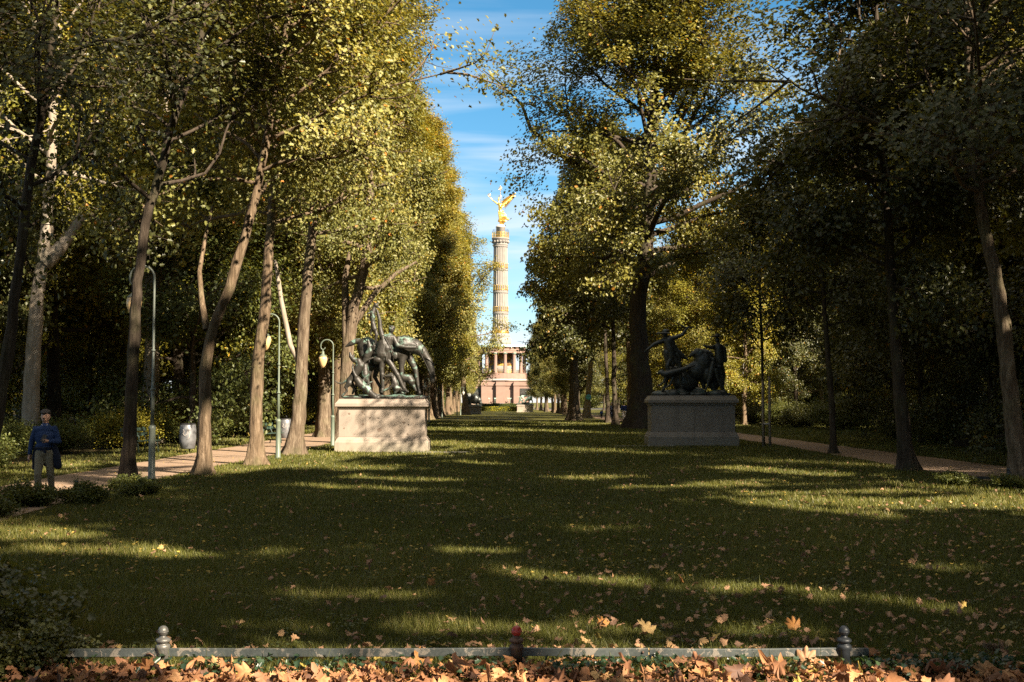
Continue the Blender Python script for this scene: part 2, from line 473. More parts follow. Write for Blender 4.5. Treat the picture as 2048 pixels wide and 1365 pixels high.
# ------------------------------------------------------------------ foliage generators
LEAF_SHAPES = {
 'kite': (np.array([[0, 0, 0], [.34, .42, .06], [0, 1, -.05], [-.34, .42, .06]]), [(0, 1, 2), (0, 2, 3)]),
 'lobed': (np.array([[0, 0, 0], [.16, .28, .03], [.42, .42, .08], [.22, .58, .03], [.34, .80, .05], [0, 1.0, -.06], [-.34, .80, .05], [-.22, .58, .03], [-.42, .42, .08], [-.16, .28, .03]]),
           [(0, 1, 3, 5), (1, 2, 3), (3, 4, 5), (0, 5, 7, 9), (7, 8, 9), (5, 6, 7)]),
}
def leaves_mesh(name, C, size, rng, shape='kite', attr=None, up=.5, szvar=.3, out=None):
    """one leaf at each centre of C (n,3)"""
    P, Fs = LEAF_SHAPES[shape]
    n = len(C)
    nr = rng.normal(size=(n, 3)) * .75; nr[:, 2] = np.abs(nr[:, 2]) + up * 1.1
    if out is not None: nr += out * 1.0
    nr /= np.linalg.norm(nr, axis=1, keepdims=True)
    d = rng.normal(size=(n, 3)); d[:, 2] -= .35
    d -= nr * (d * nr).sum(1, keepdims=True); d /= np.linalg.norm(d, axis=1, keepdims=True) + 1e-9
    s = np.cross(d, nr)
    sz = size * (1 + szvar * rng.uniform(-1, 1, n))
    V = C[:, None, :] + sz[:, None, None] * (P[None, :, 0:1] * s[:, None, :] + (P[None, :, 1:2] - .5) * d[:, None, :] + P[None, :, 2:3] * 2.0 * nr[:, None, :])
    k = len(P)
    flat = np.concatenate([np.array(f) for f in Fs]); cnt1 = np.array([len(f) for f in Fs])
    I = (flat[None, :] + (np.arange(n) * k)[:, None]).ravel()
    cnt = np.tile(cnt1, n)
    a = None
    if attr is not None: a = np.repeat(attr, len(Fs))
    return np_mesh(name, V.reshape(-1, 3), I, cnt, False, a)
def tubes(P, Rr, sides):
    """P (N,K,3), Rr (N,K) -> verts, quads"""
    Nn, K, _ = P.shape
    T = np.empty_like(P); T[:, 1:-1] = P[:, 2:] - P[:, :-2]; T[:, 0] = P[:, 1] - P[:, 0]; T[:, -1] = P[:, -1] - P[:, -2]
    T /= np.linalg.norm(T, axis=2, keepdims=True) + 1e-9
    ref = np.where(np.abs(T[:, :1, 2:3]) > .85, np.array([1., 0, 0]), np.array([0, 0, 1.]))
    ref = np.broadcast_to(ref, T.shape)
    U = np.cross(T, ref); U /= np.linalg.norm(U, axis=2, keepdims=True) + 1e-9
    W = np.cross(T, U)
    a = np.arange(sides) * 2 * np.pi / sides
    V = P[:, :, None, :] + Rr[:, :, None, None] * (np.cos(a)[None, None, :, None] * U[:, :, None, :] + np.sin(a)[None, None, :, None] * W[:, :, None, :])
    base = (np.arange(Nn) * K * sides)[:, None, None]
    j = np.arange(K - 1)[None, :, None] * sides; k = np.arange(sides)[None, None, :]; k2 = (k + 1) % sides
    Q = np.stack([base + j + k, base + j + k2, base + j + sides + k2, base + j + sides + k], -1)
    return V.reshape(-1, 3), Q.reshape(-1, 4)
def rdir(rng, n):
    v = rng.normal(size=(n, 3)); return v / np.linalg.norm(v, axis=1, keepdims=True)
def gen_tree(seed, trunk, r0, r1, h0, cr, nl=30, ns=7, ntw=4, lpc=18, leaf=.10, sig=.28, shape='kite', spread=(8, 62), prof='oval', vbase=.4, flare=.7, skip=None, forks=(), world=None, top=None, extra=(), rmax=None, clip=None):
    rng = np.random.default_rng(seed)
    T = np.array(trunk, float); H = T[-1, 2]
    # densify the trunk with a little wobble
    seg = np.linalg.norm(np.diff(T, axis=0), axis=1); s = np.concatenate([[0], np.cumsum(seg)]); K = 40
    u = np.linspace(0, 1, K) ** 1.15 * s[-1]
    TP = np.stack([np.interp(u, s, T[:, i]) for i in range(3)], 1)
    for _ in range(1):
        TP[1:-1] = (TP[:-2] + 2 * TP[1:-1] + TP[2:]) / 4
    TP[2:, :2] += rng.normal(size=(K - 2, 2)) * r0 * .06
    hh = TP[:, 2] / H
    TR = r0 + (r1 - r0) * hh ** .8
    TR = TR * (1 + flare * np.exp(-TP[:, 2] / (r0 * 1.6)))
    TR[-1] = r1 * .5
    sides = 20
    V, Q = tubes(TP[None], TR[None], sides)
    th_ = np.arange(sides) * 2 * np.pi / sides; ph_ = rng.uniform(0, 6.28, 4)
    Vr = V.reshape(K, sides, 3); zz_ = TP[:, 2:3]
    fac = 1 + .26 * np.exp(-zz_ / (r0 * 2.4)) * np.cos(5 * th_[None] + ph_[0]) + .05 * np.cos(3 * th_[None] + ph_[1] + zz_ * .5) + .04 * np.cos(7 * th_[None] + ph_[2] - zz_)
    for _k in range(3):
        zk = rng.uniform(.12, .6) * H; tk = rng.uniform(0, 6.28)
        fac = fac + .3 * np.exp(-((zz_ - zk) / .35) ** 2) * np.maximum(0, np.cos(th_[None] - tk)) ** 3
    V = (TP[:, None] + (Vr - TP[:, None]) * fac[..., None]).reshape(-1, 3)
    V = V + rng.normal(size=V.shape) * r0 * .03
    Vs = [V]; Qs = [Q]; off = len(V)
    def addt(P, Rr, sd):
        nonlocal off
        v, q = tubes(P, Rr, sd); Vs.append(v); Qs.append(q + off); off += len(v)
    for fk in forks:                              # explicit side limbs
        fp = np.array(fk[0], float)[None]; fr = np.linspace(fk[1], fk[2], fp.shape[1])[None]
        addt(fp, fr, 9)
    # limbs
    az = rng.uniform(0, 6.28)
    LP = []; LR = []; clumpdir = []
    for i in range(nl):
        f = ((i + .5) / nl) ** .92
        z = h0 + (H * .97 - h0) * f
        if skip and skip(f, az): az += 2.4; continue
        az += 2.4 + rng.normal() * .3
        if prof == 'oval': pr = min(1, (f + .25) / .45) ** .7 * (1 - f) ** .5 * 1.1 + .1
        elif prof == 'spread': pr = min(1, (f + .5) / .7) * (1 - f * f) ** .5 + .08
        else: pr = (1 - f) ** .7 + .12
        Ln = cr * pr * rng.uniform(.72, 1.12)
        el = R(spread[0] + (spread[1] - spread[0]) * f + rng.normal() * 7)
        b = np.array([np.interp(z, TP[:, 2], TP[:, 0]), np.interp(z, TP[:, 2], TP[:, 1]), z])
        rb = np.interp(z, TP[:, 2], TR)
        if rmax: Ln = min(Ln, rmax * .92 / max(.55, math.cos(el)) * max(.55, math.cos(el)))
        if clip:
            for _q in range(12):
                tip = b + Ln * np.array([math.cos(az) * .95, math.sin(az) * .95, math.sin(el)])
                if clip((tip - np.array([.6, 0, 0]))[None])[0]: break
                Ln *= .84
        pts = [b]; e = el; a = az; st = Ln / 6 / max(.55, math.cos(el))
        for k in range(6):
            e += rng.normal() * .16 + .04; a += rng.normal() * .16
            b = b + st * np.array([math.cos(a) * math.cos(e), math.sin(a) * math.cos(e), math.sin(e)])
            pts.append(b)
        LP.append(pts); LR.append(np.linspace(min(rb * .55, .03 + Ln * .022), .012, 7))
    LP = np.array(LP); LR = np.array(LR)
    if world is not None and len(world) == 2:
        kl = prune(LP.reshape(-1, 3) + np.array([world[0], world[1], 0]), rng).reshape(LP.shape[:2])
        for i_ in range(len(LP)):
            if kl[i_].mean() > .84: addt(LP[i_:i_ + 1], LR[i_:i_ + 1], 6)
    else: addt(LP, LR, 6)
    nL = len(LP)
    # secondaries
    sp = rng.uniform(.22, 1.0, (nL, ns)); idx = sp * 6; i0 = np.minimum(idx.astype(int), 5); fr = idx - i0
    li = np.arange(nL)[:, None]
    S0 = LP[li, i0] * (1 - fr)[..., None] + LP[li, i0 + 1] * fr[..., None]
    D0 = LP[li, i0 + 1] - LP[li, i0]; D0 /= np.linalg.norm(D0, axis=2, keepdims=True)
    S0 = S0.reshape(-1, 3); D0 = D0.reshape(-1, 3); n2 = len(S0)
    Ls = (np.linalg.norm(LP[:, -1] - LP[:, 0], axis=1)[:, None] * rng.uniform(.22, .42, (nL, ns))).reshape(-1)
    D = D0 * .8 + rdir(rng, n2) * .8; D[:, 2] += .1; D /= np.linalg.norm(D, axis=1, keepdims=True)
    SP = [S0]
    for k in range(3):
        D = D + rdir(rng, n2) * .3; D /= np.linalg.norm(D, axis=1, keepdims=True)
        SP.append(SP[-1] + D * (Ls / 3)[:, None])
    SP = np.stack(SP, 1); rs = np.interp(np.tile(0, n2), [0, 1], [0, 1])
    ks = np.ones(n2, bool) if world is None or len(world) > 2 else prune(SP[:, 2] + np.array([world[0], world[1], 0]), rng)
    if rmax: ks &= (SP[:, -1, 0] ** 2 + SP[:, -1, 1] ** 2) < rmax ** 2
    if clip: ks &= clip(SP[:, -1] - np.array([.3, 0, 0]))
    addt(SP[ks], np.broadcast_to(np.array([.028, .02, .014, .008]), (ks.sum(), 4)) * (1 + cr * .06), 4)
    # twigs
    q = rng.uniform(.3, 1.0, (n2, ntw)) * 3; q0 = np.minimum(q.astype(int), 2); qf = q - q0; si = np.arange(n2)[:, None]
    W0 = (SP[si, q0] * (1 - qf)[..., None] + SP[si, q0 + 1] * qf[..., None]).reshape(-1, 3)
    n3 = len(W0); oksec = np.ones(n2, bool)
    DW = np.repeat(D, ntw, 0) * .5 + rdir(rng, n3) * .9; DW /= np.linalg.norm(DW, axis=1, keepdims=True)
    lw = rng.uniform(.35, .8, n3)
    W1 = W0 + DW * (lw * .5)[:, None]; W2 = W1 + (DW + rdir(rng, n3) * .3) * (lw * .5)[:, None]
    if rmax or clip:
        kk = (W0[:, 0] ** 2 + W0[:, 1] ** 2 < (rmax * .95) ** 2) if rmax else clip(W0 + np.array([-.5, 0, 0]))
        addt(np.stack([W0, W1, W2], 1)[kk], np.broadcast_to(np.array([.012, .009, .005]), (kk.sum(), 3)), 3)
    ks = np.zeros(n3, bool) if (rmax or clip) else np.ones(n3, bool) if world is None or len(world) > 2 else prune(W1 + np.array([world[0], world[1], 0]), rng)
    addt(np.stack([W0, W1, W2], 1)[ks], np.broadcast_to(np.array([.012, .009, .005]), (ks.sum(), 3)), 3)
    tm = np_mesh('trunk', np.concatenate(Vs), np.concatenate(Qs), 4, True)
    # leaves
    cen = np.concatenate([W1, W2], 0)
    cv = np.concatenate([np.repeat(rng.uniform(0, 1, n2), ntw)] * 2)
    n = len(cen) * lpc
    C = np.repeat(cen, lpc, 0) + rng.normal(size=(n, 3)) * np.array([sig, sig, sig * .62])
    if rmax or clip:
        mt_ = (C[:, 0] ** 2 + C[:, 1] ** 2 < (rmax * (1 + .10 * np.sin(np.arctan2(C[:, 1], C[:, 0]) * 5 + C[:, 2] * 1.3))) ** 2) if rmax else clip(C)

        top = 999; C[~mt_, 2] = 1e4
    if top is not None:
        kp = C[:, 2] < top; C = C[kp]; sel0 = np.nonzero(kp)[0]
    else: sel0 = np.arange(n)
    if world is not None:
        kp = prune(C + np.array([world[0], world[1], 0]), rng, len(world) > 2); C = C[kp]; sel0 = sel0[kp]
    n = len(C)
    cvr = np.repeat(cv, lpc)[sel0]
    for q_, sg, n_ in extra:
        C = np.concatenate([C, q_ + rng.normal(size=(n_, 3)) * sg * np.array([1, 1, .7])]); cvr = np.concatenate([cvr, np.full(n_, rng.uniform(.3, .8))])
    n = len(C)
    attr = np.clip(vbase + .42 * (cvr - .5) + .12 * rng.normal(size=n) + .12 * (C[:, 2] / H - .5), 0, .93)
    attr[rng.uniform(size=n) < .012] = 1.0
    ou = C - np.array([np.interp(H * .55, TP[:, 2], TP[:, 0]), np.interp(H * .55, TP[:, 2], TP[:, 1]), (h0 + H) * .45])
    ou /= np.linalg.norm(ou, axis=1, keepdims=True) + 1e-6
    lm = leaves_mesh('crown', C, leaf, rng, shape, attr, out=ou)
    return tm, lm
def straight(H, seed=0, lean=0.03):
    rng = np.random.default_rng(seed + 999)
    k = 7; z = np.linspace(0, H, k)
    x = np.cumsum(rng.normal(size=k) * lean * H / k); y = np.cumsum(rng.normal(size=k) * lean * H / k)
    x -= x[0]; y -= y[0]
    return np.stack([x, y, z], 1)
def place_tree(name, loc, meshes, mats, label, group=None, rz=0, s=1.0, cat='tree', sz=None):
    o = empty(name, loc, label, cat, group, rz, s)
    if sz: o.scale = (s, s, sz)
    for nm, me, mt in (('trunk', meshes[0], mats[0]), ('crown', meshes[1], mats[1])):
        if len(me.materials) == 0: me.materials.append(mt)
        c = link(nm, me, o)
        if me.materials[0] != mt:
            c.material_slots[0].link = 'OBJECT'; c.material_slots[0].material = mt
    return o
def trunk_px(pts, d, H, dd=0):
    """trunk path read off the photo (pixels, bottom first) at depth d, run on to height H; local to its base"""
    W = [at(x, y, d) for x, y in pts]
    base = W[0].copy(); base.z = 0
    L_ = [(p.x - base.x, dd * (p.z / H), max(0, p.z)) for p in W]
    L_[0] = (0, 0, 0)
    if L_[-1][2] < H:
        a, b = np.array(L_[-2]), np.array(L_[-1]); sl_ = (b - a) / max(.3, (b - a)[2])
        n = 4
        for k in range(1, n + 1):
            z = b[2] + (H - b[2]) * k / n
            L_.append((b[0] + sl_[0] * .5 * (z - b[2]), b[1], z))
    return base, np.array(L_)
exec_sections = []
# ================================================================== THE SETTING
def sheet(name, pts, z, m, kind='structure'):
    me = bpy.data.meshes.new(name)
    me.from_pydata([(x, y, z) for x, y in pts], [], [tuple(range(len(pts)))]); me.update()
    o = link(name, me, None, m); tag(o, kind=kind); return o
sheet('ground', [(-3000, -600), (3000, -600), (3000, 4500), (-3000, 4500)], 0, M_GROUND)
def axis(y): return 1.4 - 0.0143 * y
def strip(name, f0, f1, ys, z, m, jit=.12, seed=1):
    rr = random.Random(seed)
    V = []; Fs = []
    for i, y in enumerate(ys):
        V.append((f0(y) + rr.uniform(-jit, jit), y, z)); V.append((f1(y) + rr.uniform(-jit, jit), y, z))
        if i: a = 2 * i; Fs.append((a - 2, a - 1, a + 1, a))
    me = bpy.data.meshes.new(name); me.from_pydata(V, [], Fs); me.update()
    o = link(name, me, None, m); tag(o, kind='structure'); return o
ysl = [14 + 1.2 * k for k in range(100)] + [140 + 8 * k for k in range(22)]
strip('left_forest_floor', lambda y: -140, lambda y: axis(y) - 13.8, [5] + ysl, .004, M_FLOOR, .3, 3)
strip('right_forest_floor', lambda y: axis(y) + 15.6, lambda y: 150, [-60, 0] + [y for y in ysl if y < 62], .004, M_FLOOR, .3, 4)
strip('left_path', lambda y: axis(y) - 11.7, lambda y: axis(y) - 8.75 + .35 * math.sin(y * .16), [6] + ysl, .008, M_GRAVEL, .09, 5)
strip('right_path', lambda y: axis(y) + 9.9 + .3 * math.sin(y * .13 + 1), lambda y: axis(y) + 12.4, [10] + ysl, .008, M_GRAVEL, .09, 6)
sheet('roundabout_road', [(-120, 292), (120, 292), (120, 336), (-120, 336)], .012, M_ASPH)

# ------------------------------------------------------------------ grass
def in_paths(x, y):
    o_ = x - (1.4 - .0143 * y)
    return ((o_ > -11.75) & (o_ < -8.7 + .35 * np.sin(y * .16))) | ((o_ > 9.85 + .3 * np.sin(y * .13 + 1)) & (o_ < 12.45))
PL = ground(762, 905); PL.z = 0; PRt = ground(1388, 893); PRt.z = 0
def grass():
    rng = np.random.default_rng(5)
    Vs = []; at_ = []
    bands = [(7.7, 10, 3400, .066, .0046, -6.2, 6.2), (10, 13, 2300, .066, .0058, -7.5, 7.5), (13, 18, 1250, .066, .0085, -9.5, 10), (18, 26, 600, .068, .013, -12, 13),
             (26, 38, 270, .065, .02, -14, 15), (38, 60, 100, .075, .034, -14.5, 22), (60, 110, 30, .09, .06, -15, 40)]
    for a, b, dn, h, wd, x0, x1 in bands:
        n = int((b - a) * (x1 - x0) * dn)
        x = rng.uniform(x0, x1, n); y = rng.uniform(a, b, n)
        k = ~in_paths(x, y) & (np.abs(x) < .47 * y + 1.2)
        k &= ~((np.abs(x - PL.x) < 1.65) & (np.abs(y - PL.y - .8) < .82)) & ~((np.abs(x - PRt.x) < 1.8) & (np.abs(y - PRt.y - .8) < .82))
        x = x[k]; y = y[k]; n = len(x)
        cl = .5 + .5 * np.sin(x * 2.1 + 1.7 * np.sin(y * 1.3)) * np.sin(y * 1.9 + np.sin(x * 2.7))
        hh = h * (.5 + .7 * cl + .35 * rng.uniform(-1, 1, n)) * (1 + .9 * (rng.uniform(size=n) < .02))
        if a < 8: hh *= 1 + .8 * np.exp(-(y - 7.9) ** 2 / .02)
        th = rng.uniform(0, 6.283, n); ln = hh * rng.uniform(.15, .9, n); lt = rng.uniform(0, 6.283, n)
        w2 = wd * .5 * rng.uniform(.7, 1.4, n)
        p = np.stack([x, y, np.zeros(n)], 1)
        s = np.stack([np.cos(th), np.sin(th), np.zeros(n)], 1) * w2[:, None]
        top = p + np.stack([np.cos(lt) * ln, np.sin(lt) * ln, hh], 1)
        Vs.append(np.stack([p - s, p + s, top], 1).reshape(-1, 3))
        big = np.sin(x * .55 + 1.3 * np.sin(y * .31)) * np.sin(y * .47 + np.sin(x * .8))
        at_.append(np.clip(.45 + .25 * (cl - .5) + .16 * big + .22 * rng.normal(size=n), 0, 1))
    V = np.concatenate(Vs); A = np.concatenate(at_)
    me = np_mesh('grass', V, np.arange(len(V)), 3, False, A)
    m = leafmat('grass_blades', [(0, (.052, .056, .013)), (.45, (.100, .108, .020)), (.8, (.16, .158, .036)), (1.0, (.27, .22, .09))], trans=.3, rough=.5, spec=.3, tcol=(1.3, 1.25, .5))
    o = link('grass', me, None, m); tag(o, kind='stuff')
grass()

# ------------------------------------------------------------------ leaves on the ground
MAPLE = []
for ang, r_ in [(-90, .40), (-62, .56), (-50, .68), (-34, .60), (-20, .72), (-6, .84), (6, .94), (14, .76), (24, .68), (36, .80), (48, .98), (58, .88), (66, .66), (76, .80), (84, .92), (90, 1.02)]:
    MAPLE.append((r_ * math.cos(R(ang)), r_ * math.sin(R(ang))))
MAPLE = MAPLE + [(-x, y) for x, y in MAPLE[-2:0:-1]]
MAPLE = np.array([(0, 0)] + MAPLE) * .55
def maple_mesh(name, C, size, attr, rng, tilt=.35, curl=.6):
    n = len(C); P = MAPLE; k = len(P)
    c1 = rng.normal(size=n) * curl; c2 = rng.normal(size=n) * curl; ax = rng.uniform(0, 6.283, n)
    tear = np.clip(1.05 - np.abs(rng.normal(size=(n, k))) * .10 - .5 * (rng.uniform(size=(n, k)) < .05), .35, 1.1)
    lob = 1 + .18 * np.sin(np.arctan2(P[None, :, 1], P[None, :, 0]) * rng.integers(1, 4, (n, 1)) + rng.uniform(0, 6.28, (n, 1)))
    X = P[None, :, 0] * tear * lob * rng.uniform(.6, 1.05, (n, 1)); Y = P[None, :, 1] * tear * lob * rng.uniform(.75, 1.15, (n, 1))
    U = X * np.cos(ax)[:, None] + Y * np.sin(ax)[:, None]; W = -X * np.sin(ax)[:, None] + Y * np.cos(ax)[:, None]
    Z = c1[:, None] * U * U + c2[:, None] * W * W * .6 + .05 * rng.normal(size=(n, k)) * (np.arange(k) > 0)
    yaw = rng.uniform(0, 6.283, n); tx = rng.normal(size=n) * tilt; ty = rng.normal(size=n) * tilt
    s = size[:, None]
    x = X * s; y = Y * s; z = Z * s
    y, z = y * np.cos(tx)[:, None] - z * np.sin(tx)[:, None], y * np.sin(tx)[:, None] + z * np.cos(tx)[:, None]
    x, z = x * np.cos(ty)[:, None] + z * np.sin(ty)[:, None], -x * np.sin(ty)[:, None] + z * np.cos(ty)[:, None]
    xx = x * np.cos(yaw)[:, None] - y * np.sin(yaw)[:, None]; yy = x * np.sin(yaw)[:, None] + y * np.cos(yaw)[:, None]
    z -= z.min(1, keepdims=True)
    V = np.stack([xx + C[:, 0:1], yy + C[:, 1:2], z + C[:, 2:3]], 2).reshape(-1, 3)
    o = np.arange(1, k); tri = np.stack([np.zeros(k - 1, int), o, np.roll(o, -1)], 1)
    I = (tri[None] + (np.arange(n) * k)[:, None, None]).ravel()
    return np_mesh(name, V, I, 3, False, np.repeat(attr, k - 1))
def litter():
    rng = np.random.default_rng(11)
    n = 17000
    x = rng.uniform(-6.5, 7.5, n); y = rng.uniform(4.6, 7.96, n) + .10 * np.sin(x * 3) + .06 * rng.normal(size=n)
    keep = (y < 7.82) | (rng.uniform(size=n) < .3)
    keep &= ~((x < -2.9) & (rng.uniform(size=n) < .6))
    x = x[keep]; y = y[keep]; n = len(x)
    z = rng.uniform(0, .05, n)
    s = rng.uniform(.05, .125, n) * (1 + .4 * (rng.uniform(size=n) < .1))
    a = np.clip(.40 + .27 * rng.normal(size=n), 0, 1)
    o = link('leaf_litter', maple_mesh('leaf_litter', np.stack([x, y, z], 1), s, a, rng, .42, 1.3), None, M_LITTER); tag(o, kind='stuff')
    # leaves strewn over the lawn, thicker to the right and near the rail
    n = 6500
    y = 8.1 + 27 * rng.uniform(size=n) ** 1.5; u = rng.uniform(-1, 1, n)
    x = u * (.47 * y + .5)
    pr = .20 + .72 * np.clip((u + .35) / 1.1, 0, 1) * np.clip((24 - y) / 12, .25, 1) + .3 * np.exp(-(y - 8.1) / .5)
    k = (rng.uniform(size=n) < pr) & ~in_paths(x, y)
    x = x[k]; y = y[k]; n = len(x)
    s = rng.uniform(.035, .09, n)
    a = np.clip(.5 + .28 * rng.normal(size=n), 0, 1)
    M_LAWNL = autumn('faded_dry_leaves', [(0, (.20, .12, .08)), (.3, (.34, .20, .12)), (.65, (.44, .26, .14)), (.9, (.50, .33, .15)), (1, (.52, .38, .1))])
    o = link('fallen_leaves', maple_mesh('fallen_leaves', np.stack([x, y, np.full(n, .035)], 1), s, a, rng, .45, 1.1), None, M_LAWNL); tag(o, kind='stuff')
    # small yellow leaves across lawn and paths
    n = 5200
    y = 12 + 60 * rng.uniform(size=n) ** 1.4; x = rng.uniform(-1, 1, n) * np.minimum(.46 * y, 14)
    P = np.stack([x, y, np.full(n, .035)], 1)
    a = np.clip(.7 + .2 * rng.normal(size=n), 0, 1)
    me = leaves_mesh('small_leaves', P, .05, rng, 'kite', a, 3.0)
    o = link('small_fallen_leaves', me, None, autumn('small_yellow_leaves', [(0, (.22, .13, .05)), (.6, (.42, .27, .06)), (1, (.55, .40, .08))])); tag(o, kind='stuff')
def clover():
    rng = np.random.default_rng(91)
    cx = rng.uniform(-1, 1, 420); cy = 8 + 18 * rng.uniform(size=420) ** 1.5; cx = cx * (.46 * cy)
    n = 420 * 26; P = np.stack([np.repeat(cx, 26), np.repeat(cy, 26), rng.uniform(.02, .05, n)], 1); P[:, :2] += rng.normal(size=(n, 2)) * .07
    me = leaves_mesh('clover', P, .032, rng, 'kite', np.clip(.4 + .2 * rng.normal(size=n), 0, .9), 2.5)
    o = link('clover_and_weeds', me, None, M_SHRUB); tag(o, kind='stuff')
clover()
litter()
def one_leaf(px, py, size, m, label, tilt=(0, 0), seed=0, z=.03, attr=.5, yaw=0, d=None):
    rng = np.random.default_rng(seed)
    k = len(MAPLE)
    X = MAPLE[:, 0]; Y = MAPLE[:, 1]
    Z = .8 * X * X + .5 * Y * Y + .05 * rng.normal(size=k)
    V = np.stack([X * rng.uniform(.75, 1), Y, Z], 1) * size * 1.35
    M3 = Matrix.Rotation(yaw, 3, 'Z') @ Matrix.Rotation(tilt[0], 3, 'X') @ Matrix.Rotation(tilt[1], 3, 'Y')
    V = V @ np.array(M3).T; V[:, 2] -= V[:, 2].min()
    o_ = np.arange(1, k); tri = np.stack([np.zeros(k - 1, int), o_, np.roll(o_, -1)], 1)
    me = np_mesh('fallen_leaf', V, tri.ravel(), 3, False, np.full(k - 1, attr))
    o = link('fallen_leaf', me, None, m)
    p = ground(px, py) if d is None else at(px, py, d)
    o.location = (p.x, p.y, z if d is None else p.z)
    s = o.modifiers.new('thick', 'SOLIDIFY'); s.thickness = .0012
    tag(o, label, 'leaf', 'single large fallen leaves')
one_leaf(1205, 1262, .085, M_OLEAF, 'orange pointed maple leaf standing up in the sunlit grass behind the rail', (.7, .1), 1, yaw=.2)
one_leaf(1292, 1278, .125, M_YLEAF, 'big pale yellow leaf arched over the grass, largest on the lawn by the rail', (.55, .2), 2, yaw=.5)
one_leaf(1283, 1335, .115, M_YLEAF, 'upright pale yellow maple leaf leaning in front of the rail, right of the red post', (1.35, 0), 3, yaw=.1, z=.02)
one_leaf(862, 1178, .075, M_OLEAF, 'squarish orange leaf alone on the shaded lawn, above the rail left of the red post', (1.0, .2), 4, yaw=-.3)
one_leaf(1362, 1172, .08, M_OLEAF, 'reddish folded leaf in the thin sunlit streak right of the centre of the lawn', (.9, .5), 5, yaw=.9)
one_leaf(1612, 1345, .13, M_BLEAF, 'large flat brown leaf standing against the rail left of the dark post', (1.3, .1), 6, yaw=-.1, z=.02)
one_leaf(1588, 1268, .11, M_OLEAF, 'bright orange curled leaf sunlit on the grass left of the dark post', (.5, -.5), 7, yaw=.7)
one_leaf(322, 1105, .06, M_YLEAF, 'small bright yellow leaf in the sunlit grass streak at the left', (1.1, 0), 8, yaw=.3, attr=0)
one_leaf(1985, 1318, .12, M_BLEAF, 'broad tan leaf lying on the litter near the right end of the rail', (.5, .3), 9, yaw=1.7)
one_leaf(840, 1345, .13, M_OLEAF, 'large tilted orange brown leaf against the rail left of the red post', (1.2, .3), 10, yaw=.4, z=.02)

# ------------------------------------------------------------------ rail
def fence():
    f = empty('low_rail_fence', (0, 7.9, 0), 'knee-low grey metal rail with round-topped posts along the front of the lawn', 'fence')
    xs = [ground(337, 1335).x, ground(1033, 1335).x, ground(1678, 1335).x]
    prof = [(r_ * .86, z_) for r_, z_ in [(.046, 0), (.044, .13), (.052, .15), (.056, .165), (.05, .175), (.038, .18), (.038, .186), (.05, .192), (.058, .203), (.05, .214), (.034, .22), (.024, .228), (.024, .238)]]
    for x, m, mb, lb, seed in ((xs[0], M_POSTG, M_POSTG, 'worn silver-grey post with a bare metal ball', 0), (xs[1], M_POSTB, M_RED, 'rusty brown post with a red ball', 1), (xs[2], M_POSTD, M_POSTD, 'dark post in shade among the leaves', 2)):
        b = MB().lathe(prof, 20).build('post', m, f); b.location = (x, 0, 0)
        if lb: b['label'] = lb
        k = MB().sphere((0, 0, .262), (.034, .034, .036), 18, 12).lathe([(.034, .255), (.0365, .258), (.034, .262)], 18).build('ball', mb, b)
    spans = [(xs[0] - 2.2, xs[0]), (xs[0], xs[1]), (xs[1], xs[1] + .86), (xs[1] + .862, xs[2]), (xs[2], xs[2] + .16)]
    for i, (a, b) in enumerate(spans):
        r = MB().tube([(a + .002, 0, 0), (b - .002, 0, 0)], .001, 3) if False else MB()
        nn_ = 8; L_ = b - a - .004; sag = (.006, .004, .002, .005, .001)[i]; V_ = []
        for j in range(nn_ + 1):
            u_ = j / nn_; x_ = a + .002 + L_ * u_; dz = -sag * 4 * u_ * (1 - u_) + (.004 if i % 2 else -.003) * (u_ - .5); dy = .003 * math.sin(u_ * 5 + i)
            V_ += [(x_, dy - .011, .102 + dz), (x_, dy + .011, .102 + dz), (x_, dy + .011, .154 + dz), (x_, dy - .011, .154 + dz)]
        F_ = [(4 * j + k, 4 * j + 4 + k, 4 * j + 4 + (k + 1) % 4, 4 * j + (k + 1) % 4) for j in range(nn_) for k in range(4)] + [(0, 1, 2, 3), tuple(4 * nn_ + k for k in (3, 2, 1, 0))]
        r.add(V_, F_).build('rail', M_RAIL, f, .003)
    for x in (xs[1] + .82, xs[1] + .92):
        MB().sphere((x, -.013, .128), .009, 8, 6).build('bolt', M_POSTB, f)
    MB().tube([(xs[0] - .05, -.02, .07), (xs[0] - .055, -.025, .11), (xs[0] - .075, -.03, .125), (xs[0] - .10, -.03, .118)], .006, 6).build('hook', M_POSTB, f)
fence()
def fence_stub(px, py, name, label, rz):
    p = ground(px, py)
    f = empty(name, p, label, 'fence', rz=rz)
    MB().lathe([(.05, 0), (.048, .17), (.06, .2), (.05, .225), (.036, .23), (.05, .25), (.05, .262), (.026, .275)], 14).build('post', M_POSTD, f)
    MB().sphere((0, 0, .305), .04, 12, 8).build('ball', M_POSTD, f)
    MB().box((-.35, 0, .13), (.7, .025, .055)).build('rail', M_POSTD, f)
fence_stub(152, 998, 'path_rail_end', 'dark round-topped rail post in the shrubs at the start of the left path', .25)
fence_stub(2018, 968, 'path_rail_end', 'dark rail end with ball post beside the right path at the right edge', 0)

